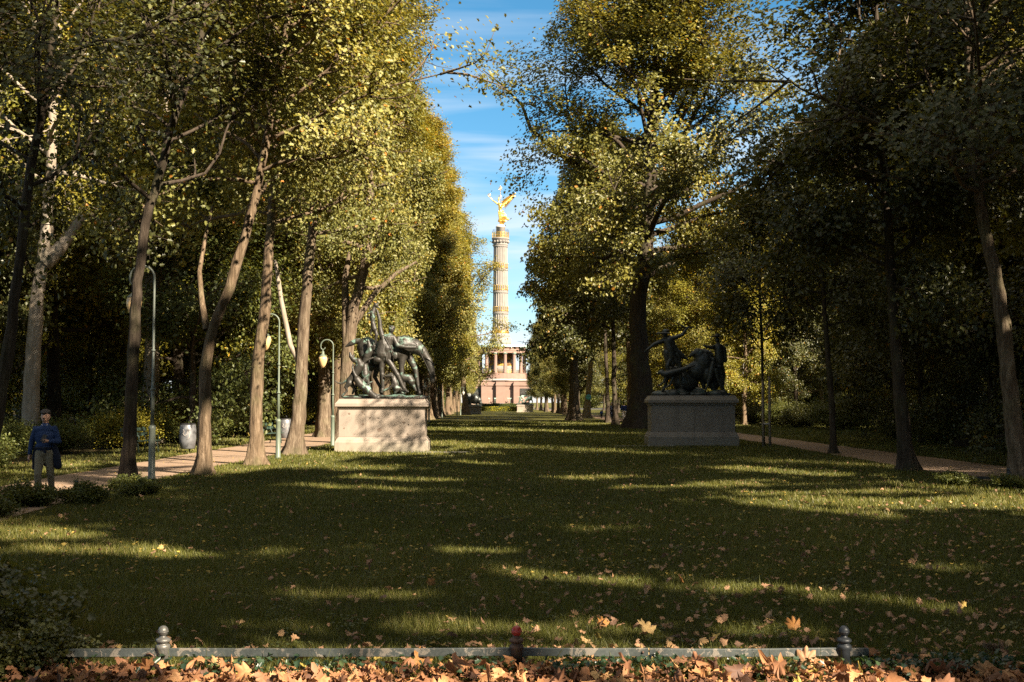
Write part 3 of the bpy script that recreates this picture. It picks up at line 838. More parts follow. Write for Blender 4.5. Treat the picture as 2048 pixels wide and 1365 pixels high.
# ================================================================== PEDESTALS
def loft(prof, dd=0):
    """prof: (w, d, z) rectangles"""
    V = []; Fs = []
    for w_, d_, z in prof:
        V += [(-w_ / 2, -d_ / 2, z), (w_ / 2, -d_ / 2, z), (w_ / 2, d_ / 2, z), (-w_ / 2, d_ / 2, z)]
    for j in range(len(prof) - 1):
        for k in range(4): Fs.append((j * 4 + k, j * 4 + (k + 1) % 4, j * 4 + 4 + (k + 1) % 4, j * 4 + 4 + k))
    Fs += [(3, 2, 1, 0), tuple(len(V) - 4 + k for k in range(4))]
    return V, Fs
def pedestal(loc, W, H, m, label, D=1.55):
    k = H / 1.87; g = W - 3.28
    o = empty('stone_pedestal', (loc.x, loc.y + D / 2, 0), label, 'pedestal')
    def P(l): return [(w_ + g, w_ + D - 3.28, z * k) for w_, z in l]
    for nm, l in (('plinth', [(3.28, 0), (3.28, .34), (3.25, .37), (3.22, .385), (3.20, .42), (3.13, .47), (3.09, .50), (3.06, .53)]),
                  ('die', [(3.02, .53), (3.02, 1.50)]),
                  ('cornice', [(3.07, 1.50), (3.07, 1.525), (3.12, 1.53), (3.12, 1.575), (3.18, 1.585), (3.27, 1.60), (3.27, 1.715), (3.22, 1.73), (3.14, 1.78), (3.05, 1.84), (3.04, 1.87)])):
        V, Fs = loft(P(l))
        MB().add(V, Fs).build(nm, m, o, .012)
    # fine joints between the blocks, 3 mm proud slips of darker mortar
    w_ = 3.02 + g
    for x in ((0.06,) if m is M_PEDG else (-.55,)):
        MB().box((x, -(D - .26) / 2 - .001, 1.0 * k), (.010, .006, .94 * k)).build('joint', M_JOINT, o)
    MB().box((0, -D / 2 - .0, .17 * k), (.010, .006, .32 * k)).build('joint', M_JOINT, o)
    return o
M_JOINT = simple('dark_mortar', (.10, .085, .065), .95)
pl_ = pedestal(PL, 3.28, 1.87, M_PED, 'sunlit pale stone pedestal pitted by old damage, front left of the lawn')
M_PIT = simple('broken_stone', (.15, .11, .08), .95, var=.4, scale=20)
for zx, zy, r_ in ((215, 988, .05), (312, 975, .04), (315, 1065, .055), (365, 1020, .04), (435, 1110, .085), (175, 1097, .04), (617, 1052, .05), (645, 1140, .04), (625, 1085, .025), (560, 1010, .02), (250, 1140, .02)):
    rr_ = random.Random(zx); x = (zx - 452) / 210; z = (1272 - zy) / 210
    mb = MB(); n_ = 9; yq = -(1.55 - .26) / 2
    ring = [(x + r_ * .75 * rr_.uniform(.6, 1.25) * math.cos(6.283 * k / n_) * 1.3, yq - .003, z + r_ * rr_.uniform(.5, 1.1) * math.sin(6.283 * k / n_)) for k in range(n_)]
    mb.add(ring + [(x, yq - .004, z)], [((k + 1) % n_, k, n_) for k in range(n_)]).build('shrapnel_scar', M_PIT, pl_)
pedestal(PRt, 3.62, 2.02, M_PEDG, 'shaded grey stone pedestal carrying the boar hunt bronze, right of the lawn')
def paving(p, name):
    o = link(name, MB().box((p.x + 1.9, p.y - .1, .012), (2.4, .5, .03)).mesh(name), None, M_PEDG); tag(o, kind='structure')
paving(PL, 'stone_paving'); paving(Vector((PRt.x - 3.9, PRt.y, 0)), 'stone_paving')

# ================================================================== BRONZE GROUPS
def fox_hunt():
    S = 1 / 210.0
    top = 1.87
    o = empty('hunting_sculpture', (PL.x, PL.y + .75, top), 'bronze group of a huntsman lifting a fox beside his horse and hounds', 'sculpture')
    def Z(x, y, v=0): return ((x - 452) * S, v, (878 - y) * S)
    B = lambda n, c, vx=.022, m=M_BRZ: blob(n, c, vx, m, o)
    # rocky base
    rr = random.Random(3)
    cap = []
    for k in range(34):
        x = rr.uniform(-1.25, 1.25); y = rr.uniform(-.36, .42)
        cap.append(('e', (x, y, .05), (rr.uniform(.25, .4), rr.uniform(.18, .28), rr.uniform(.06, .15) * (1 - .25 * abs(x)))))
    B('rock_base', cap, .03)
    # horse, standing side on behind the man, head low at the right
    hv = .22
    h = [('e', Z(322, 490, hv), (.38, .32, .38)), ('c', Z(330, 505, hv), .37, Z(440, 530, hv), .38), ('c', Z(440, 530, hv), .38, Z(560, 515, hv), .38), ('e', Z(595, 500, hv), (.32, .3, .42))]
    h += chain([Z(600, 470, hv), Z(680, 480, hv + .02), Z(735, 520, hv + .05), Z(775, 575, hv + .05)], [.36, .28, .20, .135])
    h += chain([Z(785, 590, hv + .05), Z(800, 640, hv + .04), Z(812, 700, hv + .03), Z(815, 742, hv + .02)], [.14, .15, .11, .095])
    h += chain([Z(775, 590, hv - .04), Z(778, 566, hv - .06)], [.04, .012]) + chain([Z(795, 590, hv + .13), Z(802, 566, hv + .15)], [.04, .012])
    h += chain([Z(290, 440, hv), Z(240, 440, hv), Z(195, 462, hv), Z(158, 484, hv)], [.09, .10, .09, .03])
    h += chain([Z(310, 540, hv - .12), Z(350, 640, hv - .14), Z(325, 720, hv - .12), Z(345, 800, hv - .1), Z(350, 838, hv - .1)], [.25, .15, .08, .06, .085])
    h += chain([Z(340, 560, hv + .12), Z(395, 640, hv + .14), Z(375, 710, hv + .14), Z(418, 790, hv + .14), Z(425, 828, hv + .14)], [.23, .13, .075, .06, .08])
    h += chain([Z(590, 540, hv - .1), Z(582, 640, hv - .12), Z(588, 720, hv - .12), Z(580, 800, hv - .1), Z(590, 835, hv - .1)], [.19, .105, .075, .055, .08])
    h += chain([Z(625, 540, hv + .1), Z(685, 660, hv + .12), Z(697, 730, hv + .12), Z(708, 800, hv + .12), Z(714, 834, hv + .12)], [.18, .10, .075, .055, .08])
    B('horse', h, .024)
    B('saddle_cloth', [('e', Z(600, 432, hv), (.27, .33, .13)), ('e', Z(650, 455, hv), (.20, .27, .11)), ('e', Z(695, 482, hv + .04), (.13, .22, .1)), ('c', Z(640, 425, hv - .2), .03, Z(700, 470, hv - .22), .03), ('c', Z(560, 425, hv - .18), .10, Z(545, 490, hv - .30), .06), ('c', Z(615, 430, hv - .2), .09, Z(640, 490, hv - .27), .05)], .022)
    B('bridle', chain([Z(745, 500, hv - .16), Z(742, 560, hv - .14), Z(746, 600, hv - .12)], [.022, .018, .016]) + chain([Z(770, 568, hv - .1), Z(795, 585, hv - .1), Z(815, 610, hv - .06)], [.02, .02, .02]) + chain([Z(800, 690, hv - .07), Z(825, 690, hv - .05)], [.018, .018]) + chain([Z(700, 490, -.12), Z(720, 520, -.02), Z(780, 640, hv - .1), Z(800, 690, hv - .07)], [.014] * 4), .014)
    # the huntsman
    mv = -.20
    man = chain([Z(440, 822, mv - .02), Z(450, 800, mv + .03), Z(445, 700, mv), Z(440, 640, mv), Z(447, 570, mv)], [.055, .07, .075, .10, .14])
    man += chain([Z(446, 828, mv - .14), Z(447, 815, mv)], [.045, .06])
    man += chain([Z(628, 820, mv - .08), Z(608, 800, mv + .02), Z(560, 700, mv - .03), Z(525, 640, mv - .04), Z(478, 570, mv)], [.05, .07, .078, .10, .14])
    man += chain([Z(600, 815, mv), Z(640, 824, mv - .1)], [.06, .04])
    man += [('e', Z(465, 575, mv), (.20, .16, .17))] + chain([Z(468, 560, mv), Z(478, 490, mv), Z(490, 430, mv)], [.17, .19, .19])
    man += [('e', Z(485, 415, mv), (.26, .15, .11))]
    man += chain([Z(502, 400, mv), Z(512, 375, mv)], [.075, .07])
    man += [('e', Z(514, 358, mv - .01), (.105, .12, .13)), ('e', Z(500, 350, mv - .09), (.03, .04, .025))]
    man += chain([Z(445, 420, mv), Z(428, 350, mv), Z(424, 290, mv)], [.105, .09, .075]) + chain([Z(424, 290, mv), Z(412, 245, mv - .02), Z(404, 215, mv - .03)], [.075, .06, .045])
    for q in (-1, 0, 1): man += chain([Z(404, 215, mv - .03), Z(394 + q * 6, 203, mv - .07), Z(384 + q * 4, 212, mv - .06)], [.028, .02, .014])
    man += chain([Z(528, 420, mv), Z(560, 480, mv - .06), Z(625, 492, mv - .05), Z(690, 492, mv)], [.10, .088, .07, .05])
    for q in (-1, 0, 1): man += chain([Z(690, 490 + q * 8, mv), Z(708, 490 + q * 8, mv - .02), Z(714, 500 + q * 7, mv + .02)], [.028, .02, .014])
    B('huntsman', man, .018)
    B('riding_cap', [('e', Z(520, 346, mv), (.105, .115, .085)), ('e', Z(503, 334, mv - .07), (.06, .07, .02))], .014)
    coat = [('c', Z(455, 470, mv), .20, Z(440, 540, mv), .22), ('e', Z(414, 585, mv + .02), (.19, .2, .14)), ('e', Z(472, 570, mv + .06), (.24, .17, .16)), ('c', Z(480, 500, mv), .2, Z(500, 585, mv + .02), .13), ('c', Z(425, 540, mv), .16, Z(400, 598, mv), .10)]
    coat += [('c', Z(450, 420, mv - .1), .07, Z(470, 560, mv - .16), .035), ('c', Z(500, 420, mv - .14), .04, Z(478, 590, mv - .16), .03), ('c', Z(430, 500, mv - .12), .08, Z(432, 600, mv - .10), .035), ('c', Z(395, 540, mv), .08, Z(388, 606, mv), .04)]
    coat = [('e', q[1], tuple(v * 1.14 for v in q[2])) if q[0] == 'e' else ('c', q[1], q[2] * 1.14, q[3], q[4] * 1.14) for q in coat]
    B('riding_coat', coat, .018)
    B('boot', [('c', Z(444, 690, mv), .088, Z(446, 700, mv), .088), ('c', Z(446, 700, mv), .08, Z(450, 800, mv + .02), .062)], .018)
    B('boot', [('c', Z(556, 692, mv - .03), .092, Z(562, 702, mv - .03), .09), ('c', Z(562, 700, mv - .03), .084, Z(604, 795, mv), .062)], .018)
    B('hunting_horn', [('c', Z(470, 420, mv - .18), .014, Z(520, 520, mv - .2), .018), ('c', Z(520, 520, mv - .2), .018, Z(545, 545, mv - .2), .03), ('e', Z(546, 556, mv - .21), (.09, .035, .13))], .013)
    fv = mv - .04
    B('fox', chain([Z(385, 190, fv), Z(372, 235, fv), Z(372, 300, fv), Z(385, 355, fv)], [.07, .11, .085, .10]) + [('e', Z(398, 178, fv - .02), (.085, .08, .075))] + chain([Z(398, 182, fv), Z(428, 200, fv - .03)], [.055, .022]) + chain([Z(388, 160, fv), Z(378, 148, fv)], [.03, .01]) + chain([Z(412, 160, fv), Z(420, 148, fv)], [.03, .01])
      + chain([Z(392, 350, fv), Z(402, 400, fv), Z(393, 468, fv)], [.06, .075, .02]) + chain([Z(372, 345, fv), Z(358, 380, fv), Z(362, 408, fv)], [.06, .03, .02]) + chain([Z(362, 240, fv - .05), Z(340, 235, fv - .08), Z(330, 268, fv - .08)], [.035, .026, .018]) + chain([Z(358, 225, fv + .05), Z(338, 212, fv + .05)], [.03, .018]), .018)
    def hound(c, vx=.018): B('hound', [('e', q[1], tuple(v * 1.15 for v in q[2])) if q[0] == 'e' else ('c', q[1], q[2] * 1.2 + .004, q[3], q[4] * 1.2 + .004) for q in c], vx)
    dv = -.30
    hound(chain([Z(215, 735, dv), Z(250, 680, dv), Z(285, 630, dv), Z(270, 595, dv)], [.10, .12, .135, .09]) + [('e', Z(208, 745, dv), (.12, .11, .15))]
          + chain([Z(265, 600, dv), Z(232, 585, dv), Z(212, 560, dv - .03), Z(207, 535, dv - .04)], [.085, .075, .06, .03]) + chain([Z(225, 575, dv - .05), Z(240, 548, dv - .05)], [.045, .015])
          + chain([Z(295, 620, dv), Z(330, 590, dv - .04), Z(378, 572, dv - .05)], [.06, .04, .025])
          + chain([Z(205, 760, dv - .05), Z(178, 790, dv - .06), Z(190, 815, dv - .06), Z(150, 858, dv - .08)], [.09, .05, .03, .03]) + chain([Z(215, 765, dv + .08), Z(240, 800, dv + .08), Z(225, 838, dv + .08)], [.08, .045, .03])
          + chain([Z(190, 735, dv), Z(150, 765, dv), Z(118, 760, dv), Z(92, 742, dv)], [.035, .025, .02, .012]))
    hound(chain([Z(330, 560, dv + .12), Z(352, 520, dv + .10), Z(348, 480, dv + .08), Z(340, 440, dv + .05)], [.11, .105, .08, .03]) + chain([Z(360, 495, dv + .05), Z(388, 482, dv), Z(386, 510, dv)], [.05, .04, .02]) + chain([Z(335, 545, dv + .12), Z(310, 620, dv + .15), Z(318, 700, dv + .1), Z(322, 740, dv + .1)], [.10, .11, .12, .06]) + chain([Z(322, 700, dv + .1), Z(300, 770, dv + .1), Z(310, 840, dv + .1)], [.09, .045, .03]))
    hound(chain([Z(265, 735, dv - .14), Z(290, 770, dv - .14), Z(335, 800, dv - .14), Z(368, 838, dv - .15)], [.11, .12, .12, .08]) + chain([Z(372, 840, dv - .16), Z(400, 862, dv - .2), Z(410, 885, dv - .22)], [.085, .075, .04]) + chain([Z(395, 845, dv - .15), Z(425, 850, dv - .18)], [.05, .02])
          + chain([Z(265, 730, dv - .14), Z(238, 680, dv - .14), Z(228, 640, dv - .12), Z(234, 620, dv - .12)], [.07, .035, .025, .02]) + chain([Z(320, 790, dv - .2), Z(350, 765, dv - .22), Z(378, 752, dv - .2)], [.05, .032, .022]) + chain([Z(300, 760, dv - .1), Z(318, 725, dv - .1), Z(330, 715, dv - .1)], [.05, .03, .02]))
    hound(chain([Z(530, 720, dv + .08), Z(540, 760, dv + .08), Z(548, 800, dv + .08)], [.085, .12, .11]) + [('e', Z(512, 700, dv + .04), (.085, .08, .08))] + chain([Z(505, 705, dv), Z(472, 708, dv - .02)], [.055, .03]) + chain([Z(520, 705, dv - .03), Z(528, 740, dv - .03)], [.04, .02]) + chain([Z(530, 770, dv), Z(500, 800, dv - .02), Z(440, 828, dv - .04)], [.05, .035, .025]) + chain([Z(550, 800, dv), Z(578, 800, dv), Z(545, 832, dv - .02)], [.07, .05, .03]))
    hound(chain([Z(600, 720, dv + .45), Z(640, 722, dv + .45), Z(655, 745, dv + .45)], [.12, .12, .12]) + chain([Z(655, 750, dv + .45), Z(680, 790, dv + .45), Z(692, 815, dv + .45)], [.08, .045, .03]) + chain([Z(640, 715, dv + .45), Z(660, 700, dv + .45), Z(672, 735, dv + .42)], [.04, .02, .012]) + chain([Z(600, 730, dv + .45), Z(605, 800, dv + .45), Z(612, 835, dv + .45)], [.06, .035, .03]))
fox_hunt()
def boar_hunt():
    S = 1 / 221.5
    o = empty('hunting_sculpture', (PRt.x, PRt.y + .75, 2.02), 'shaded bronze group of two men in broad hats and dogs fighting a boar', 'sculpture')
    def Z(x, y, v=0): return ((x - 525) * S, v, (845 - y) * S)
    B = lambda n, c, vx=.024, m=M_BRZD: blob(n, c, vx, m, o)
    rr = random.Random(8); cap = []
    for k in range(36):
        x = rr.uniform(-1.4, 1.4); y = rr.uniform(-.36, .42)
        cap.append(('e', (x, y, .05), (rr.uniform(.25, .4), rr.uniform(.18, .28), rr.uniform(.10, .34) * (1 - .4 * abs(x)))))
    B('rock_base', cap, .03)
    v = -.05
    B('huntsman', [('e', Z(292, 300, v), (.10, .11, .13))] + chain([Z(298, 330, v), Z(310, 345, v)], [.07, .07]) + chain([Z(318, 355, v), Z(335, 420, v), Z(352, 500, v)], [.18, .20, .18]) + chain([Z(290, 350, v), Z(245, 365, v - .05), Z(195, 385, v - .08), Z(125, 438, v - .12)], [.11, .09, .075, .045])
      + [c for q in (-1, 0, 1) for c in chain([Z(128, 435, v - .12), Z(112 + q * 4, 446 + q * 5, v - .12), Z(110 + q * 8, 458, v - .12)], [.03, .02, .013])]
      + chain([Z(335, 335, v), Z(400, 320, v), Z(450, 300, v), Z(478, 262, v), Z(500, 232, v - .02)], [.10, .09, .075, .06, .045]) + chain([Z(500, 232, v - .02), Z(530, 232, v - .04), Z(542, 240, v - .04)], [.03, .022, .014])
      + chain([Z(345, 510, v), Z(310, 580, v - .1), Z(320, 650, v - .1), Z(300, 740, v), Z(270, 800, v)], [.15, .11, .085, .07, .06]) + chain([Z(365, 510, v), Z(420, 560, v), Z(430, 640, v), Z(440, 740, v + .05), Z(450, 805, v + .05)], [.15, .11, .085, .07, .06]))
    B('broad_hat', [('e', Z(282, 286, v), (.30, .26, .035)), ('e', Z(296, 270, v), (.13, .13, .10)), ('e', Z(236, 288, v), (.10, .14, .05)), ('e', Z(318, 264, v), (.07, .1, .07))], .018)
    B('flying_coat', [('c', Z(330, 350, v), .20, Z(380, 440, v + .05), .17), ('c', Z(380, 440, v + .05), .16, Z(450, 490, v + .08), .11), ('c', Z(450, 490, v + .08), .10, Z(508, 525, v + .08), .03), ('c', Z(400, 470, v), .10, Z(430, 530, v), .06), ('c', Z(310, 460, v), .17, Z(320, 560, v), .12), ('c', Z(345, 500, v), .16, Z(360, 565, v), .12)], .022)
    B('whip', chain([Z(312, 152, v), Z(360, 160, v), Z(420, 200, v), Z(470, 228, v), Z(540, 238, v - .03)], [.012, .016, .018, .022, .026]) + chain([Z(355, 212, v), Z(430, 218, v), Z(475, 228, v)], [.010, .014, .018]), .014)
    b = .10
    B('boar', [('e', Z(650, 540, b), (.46, .32, .52)), ('e', Z(590, 620, b), (.46, .30, .40)), ('e', Z(690, 640, b), (.38, .30, .46)), ('e', Z(610, 475, b - .05), (.27, .22, .25)), ('e', Z(480, 720, b + .1), (.55, .27, .42)), ('e', Z(380, 640, b + .1), (.3, .2, .3)), ('e', Z(740, 700, b + .1), (.3, .22, .45))] + chain([Z(590, 455, b - .08), Z(550, 470, b - .1), Z(515, 490, b - .12)], [.17, .11, .05]) + chain([Z(585, 430, b - .15), Z(590, 415, b - .17)], [.05, .015])
      + chain([Z(560, 560, b - .1), Z(500, 580, b - .15), Z(480, 570, b - .16)], [.11, .06, .03]) + chain([Z(560, 640, b), Z(520, 720, b), Z(500, 790, b)], [.14, .08, .05]) + chain([Z(640, 700, b + .1), Z(650, 770, b + .1)], [.14, .08]) + chain([Z(720, 680, b), Z(740, 800, b)], [.15, .08]), .028)
    d1 = -.28
    B('hound', chain([Z(245, 640, d1), Z(290, 655, d1), Z(345, 640, d1), Z(420, 620, d1), Z(480, 600, d1)], [.09, .14, .15, .12, .09]) + [('e', Z(262, 632, d1), (.09, .08, .09))] + chain([Z(250, 640, d1), Z(215, 650, d1)], [.055, .03]) + chain([Z(300, 670, d1), Z(270, 730, d1 - .04), Z(215, 765, d1 - .06)], [.07, .045, .025]) + chain([Z(360, 680, d1 + .05), Z(330, 750, d1), Z(262, 792, d1 - .04)], [.07, .045, .025])
      + chain([Z(470, 600, d1), Z(520, 585, d1), Z(558, 572, d1)], [.08, .05, .03]) + chain([Z(450, 620, d1), Z(490, 690, d1), Z(510, 750, d1)], [.08, .045, .03]), .02)
    B('hound', chain([Z(715, 560, d1), Z(700, 620, d1), Z(690, 680, d1), Z(672, 720, d1)], [.10, .13, .12, .08]) + [('e', Z(722, 525, d1), (.08, .08, .1))] + chain([Z(715, 520, d1), Z(695, 500, d1)], [.05, .03]) + chain([Z(680, 700, d1), Z(660, 770, d1 - .04), Z(630, 818, d1 - .05)], [.08, .04, .03]) + chain([Z(740, 620, d1), Z(760, 700, d1), Z(790, 780, d1), Z(840, 820, d1)], [.09, .07, .05, .03]), .02)
    v = .02
    B('youth', [('e', Z(768, 345, v), (.095, .1, .12))] + chain([Z(770, 375, v), Z(775, 395, v)], [.06, .06]) + chain([Z(778, 410, v), Z(780, 460, v), Z(775, 510, v), Z(780, 560, v)], [.17, .17, .16, .16]) + chain([Z(750, 405, v), Z(710, 415, v - .12), Z(670, 408, v - .18), Z(640, 398, v - .2)], [.09, .08, .06, .045]) + chain([Z(810, 405, v), Z(835, 470, v), Z(840, 540, v)], [.09, .07, .05])
      + chain([Z(765, 570, v), Z(790, 650, v), Z(800, 720, v), Z(825, 800, v), Z(838, 822, v - .06)], [.13, .09, .07, .055, .05]) + chain([Z(795, 570, v), Z(825, 650, v + .1), Z(820, 740, v + .1), Z(815, 815, v + .1)], [.13, .09, .07, .055]))
    B('youth_hat', [('e', Z(765, 312, v), (.25, .22, .04)), ('e', Z(775, 302, v), (.13, .13, .08))], .018)
    B('youth_coat', [('c', Z(780, 420, v), .18, Z(785, 540, v), .19), ('e', Z(785, 585, v), (.2, .17, .1)), ('c', Z(830, 430, v + .05), .1, Z(840, 530, v + .05), .09)], .022)
boar_hunt()
def small_groups():
    for px, py, px0, kind in ((947, 829, 0, 0), (1050, 825, 0, 1)):
        p = ground(px, py); k = p.y / F
        W = (31 if kind == 0 else 33) * k; H = (17.5 if kind == 0 else 15) * k
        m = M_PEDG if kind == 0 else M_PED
        o = empty('stone_pedestal', (p.x, p.y + .8, 0), ('grey' if kind == 0 else 'pale sunlit') + ' low pedestal at the far end of the lawn, ' + ('left' if kind == 0 else 'right') + ' of the column', 'pedestal')
        MB().add(*loft([(W, 1.6, 0), (W, 1.6, H * .14), (W * .95, 1.5, H * .2), (W * .95, 1.5, H * .8)])).build('die', m, o, .01)
        MB().add(*loft([(W * 1.0, 1.55, H * .8), (W * 1.04, 1.65, H * .85), (W * 1.04, 1.65, H * .94), (W * .98, 1.55, H)])).build('cornice', m, o, .01)
        if kind == 0:
            s = empty('animal_sculpture', (p.x, p.y + .8, H), 'dark green bronze of a massive horned beast and hunter, far left pedestal', 'sculpture')
            c = [('e', (-.75, 0, .75), (.55, .45, .65)), ('e', (.1, 0, .95), (.75, .5, .75)), ('e', (.75, -.1, .75), (.42, .38, .5)), ('e', (1.0, -.15, .35), (.25, .22, .35)), ('c', (-1, 0, .8), .2, (-1.2, .1, .1), .12), ('c', (-.4, -.1, .6), .2, (-.5, -.1, .05), .12), ('c', (.4, .1, .5), .2, (.45, .1, .05), .12), ('c', (.9, -.2, .6), .08, (1.25, -.3, .85), .04), ('c', (-.9, -.1, 1.2), .18, (-1.1, -.2, 1.75), .12), ('e', (-1.1, -.2, 1.85), (.15, .15, .16)), ('c', (-1.1, -.2, 1.6), .09, (-.5, -.3, 1.5), .06)]
            blob('beast', c, .05, M_BRZD, s); blob('rock_base', [('e', (-.6, 0, .02), (.75, .55, .16)), ('e', (.6, 0, .02), (.75, .55, .16))], .05, M_BRZ, s)
        else:
            s = empty('animal_sculpture', (p.x, p.y + .8, H), 'pale green bronze of a stooping hunter and struggling animals, far right pedestal', 'sculpture')
            blob('hunter', chain([(-1.2, 0, .1), (-.95, 0, .6), (-.85, 0, 1.1), (-.5, 0, 1.45), (-.1, 0, 1.5)], [.1, .14, .2, .24, .16]) + [('e', (.05, -.05, 1.6), (.15, .15, .17))] + chain([(-.5, -.1, 1.4), (-.2, -.3, 1.0), (.1, -.3, .9)], [.1, .08, .06]) + chain([(-.8, 0, 1.0), (-.4, .1, .6), (-.45, .1, .1)], [.15, .12, .1]) + chain([(-.7, 0, 1.4), (-1.3, -.1, 1.3)], [.08, .05]), .045, M_BRZG, s)
            blob('stag', [('e', (.75, 0, 1.05), (.45, .35, .38)), ('e', (1.05, 0, 1.2), (.28, .25, .3))] + chain([(.4, 0, .95), (.1, 0, .6), (-.1, -.2, .35)], [.25, .15, .08]) + chain([(1.1, 0, 1.0), (1.35, 0, .6), (1.2, 0, .1)], [.18, .1, .07]) + chain([(.7, 0, .8), (.75, -.1, .4), (.5, -.1, .1)], [.16, .09, .06]), .045, M_BRZG, s)
            blob('rock_base', [('e', (-.6, 0, .02), (.8, .55, .2)), ('e', (.6, 0, .02), (.8, .55, .22)), ('c', (-.5, -.1, .3), .14, (.7, -.2, .35), .12)], .05, M_BRZ, s)
small_groups()
# ================================================================== THE VICTORY COLUMN
def mosaic():
    m, t = mat('glass_mosaic')
    c = N(t, 'ShaderNodeTexCoord')
    n = noise(t, .55, 3, .5, c.outputs['Object'], 1.0)
    v = N(t, 'ShaderNodeTexVoronoi'); v.inputs['Scale'].default_value = 1.1; t.links.new(c.outputs['Object'], v.inputs['Vector'])
    s = N(t, 'ShaderNodeSeparateXYZ'); t.links.new(v.outputs['Color'], s.inputs[0])
    a = ramp(t, s.outputs[0], [(.0, (.10, .05, .035)), (.3, (.25, .14, .05)), (.45, (.55, .33, .06)), (.6, (.09, .08, .07)), (.8, (.32, .12, .06)), (1, (.5, .4, .22))])
    g = ramp(t, n, [(.5, (0, 0, 0)), (.6, (1, 1, 1))])
    pbsdf(t, mixc(t, g, a, (.60, .36, .06)), .35, .2, None, .5)
    return m
def monument():
    D = 355.0; cx = at(1001, 805, D).x
    o = empty('victory_column', (cx, D, 0), 'tall fluted stone column with gilded bands and golden winged figure on a red granite hall', 'monument')
    def z(py): return at(1001, py, D).z
    g = -.9
    sec = [('plinth', M_GRANP, [(20.4, -.2), (20.4, .5), (19.9, .5), (19.9, .95), (19.5, .95), (19.5, z(808))], 0)]
    b0 = z(808); b1 = z(772); c1 = z(763)
    # stepped pale plinth
    V, Fs = loft([(19.6, 19.6, -.5), (19.6, 19.6, b0 * .45), (19.2, 19.2, b0 * .45), (19.2, 19.2, b0)]); MB().add(V, Fs).build('plinth', M_GRANP, o)
    W = 17.0
    V, Fs = loft([(W, W, b0), (W, W, b1 - .3), (W + .5, W + .5, b1 - .1), (W + .5, W + .5, b1 + .35), (W + .2, W + .2, b1 + .4), (W + .2, W + .2, c1 - .25), (W + .6, W + .6, c1 - .1), (W + .6, W + .6, c1 + .1)])
    MB().add(V, Fs).build('base_block', M_GRAN, o)
    yf = -W / 2
    for x, wd in ((-5.6 + .9, 1.5), (.1, 2.6), (4.6, 1.5)):
        V, Fs = loft([(wd, 1.2, b0), (wd, 1.2, b1 - .3), (wd + .2, 1.5, b1 - .1), (wd + .2, 1.5, b1 + .35), (wd, 1.3, b1 + .4), (wd, 1.3, c1 - .27)])
        p = MB().add(V, Fs).build('pier', M_GRAN, o, .02); p.location = (x, yf - .5, 0)
    for x in (-7.05, 7.05):
        p = MB().box((x, yf - .06, (b0 + b1) / 2 + .6), (2.7, .12, 2.3)).build('bronze_relief', M_BRZD if x < 0 else M_BRZ, o)
        for k in range(9):
            MB().sphere((x - 1.1 + k * .28, yf - .14, (b0 + b1) / 2 + .3 + .5 * ((k * 7) % 3 - 1) * .4), (.16, .1, .55), 8, 6).build('relief_figure', M_BRZ, p)
    for x in (-3.2, -.9 - .6, 2.3, 2.9):
        MB().tube([(x, yf - 1.2, b0), (x, yf - 1.2, b0 + 1.3), (x - .2, yf - 1.25, b0 + 1.7)], [.09, .07, .12], 8).tube([(x, yf - 1.2, b0 + 1.2), (x + .25, yf - 1.2, b0 + 1.7)], [.07, .1], 8).build('fountain_spout', M_BRZG, o)
    s0 = z(758); s1 = z(748); hb = z(747)
    MB().lathe([(9.3, c1 + .1), (8.4, s0)], 32, smooth=False).build('roof_slab', M_SLAB, o)
    st = MB(); n = 5
    prof = []
    for k in range(n):
        r = 8.6 - k * .13; prof += [(r, s0 + (s1 - s0) * k / n), (r, s0 + (s1 - s0) * (k + 1) / n)]
    st.lathe(prof, 48, smooth=False).build('hall_steps', M_GRAN, o)
    ct = z(708)
    md = MB().lathe([(3.6, s1), (3.6, ct + .2)], 40).build('mosaic_wall', mosaic(), o)
    MB().lathe([(3.68, s1), (3.68, s1 + 2.2), (3.62, s1 + 2.25)], 40).build('mosaic_dado', M_SAND, o)
    MB().box((-2.05, -3.25, s1 + 1.2), (.95, .5, 2.4), R(-30)).build('door', M_METAL, o)
    for k in range(16):
        a = R(11.25 + 22.5 * k); x = 7.2 * math.cos(a); y = 7.2 * math.sin(a)
        c = MB().lathe([(.66, s1), (.66, s1 + .25), (.56, s1 + .4), (.53, s1 + .5), (.46, ct - .55), (.47, ct - .5)], 18).build('hall_pillar', M_GRAN, o); c.location = (x, y, 0)
        cp = MB().lathe([(.48, ct - .5), (.6, ct - .3), (.72, ct - .12), (.72, ct)], 12).build('pillar_capital', M_BRZG, c)
    # gilded balustrade between the pillars
    r_ = MB()
    for k in range(64):
        a = R(5.625 * k); r_.box((6.95 * math.cos(a), 6.95 * math.sin(a), s1 + .5), (.06, .06, 1.0), a)
    for zz in (s1 + 1.0, s1 + .55, s1 + .15):
        pts = [(6.95 * math.cos(R(7.5 * k)), 6.95 * math.sin(R(7.5 * k)), zz) for k in range(49)]; r_.tube(pts, .045, 5)
    r_.build('gilded_railing', M_GOLD, o)
    e1 = z(696); e2 = z(692.3)
    MB().lathe([(7.75, ct), (7.75, ct + .65), (7.85, ct + .66), (7.85, e1 - .55), (8.05, e1 - .35), (8.25, e1), (8.2, e1 + .02)], 16 * 3, smooth=False).build('entablature', M_GRAN, o)
    MB().lathe([(8.45, e1 + .02), (8.45, e2), (3.3, e2 + .2)], 48, smooth=False).build('copper_roof_edge', simple('copper_green', (.45, .62, .52), .6), o)
    for k in range(16):
        a = R(22.5 * k)
        MB().box((8.3 * math.cos(a), 8.3 * math.sin(a), e1 - .2), (.35, .25, .45), a).build('gargoyle', M_BRZG, o)
    q = [z(690), z(677), z(674), z(670), z(667)]
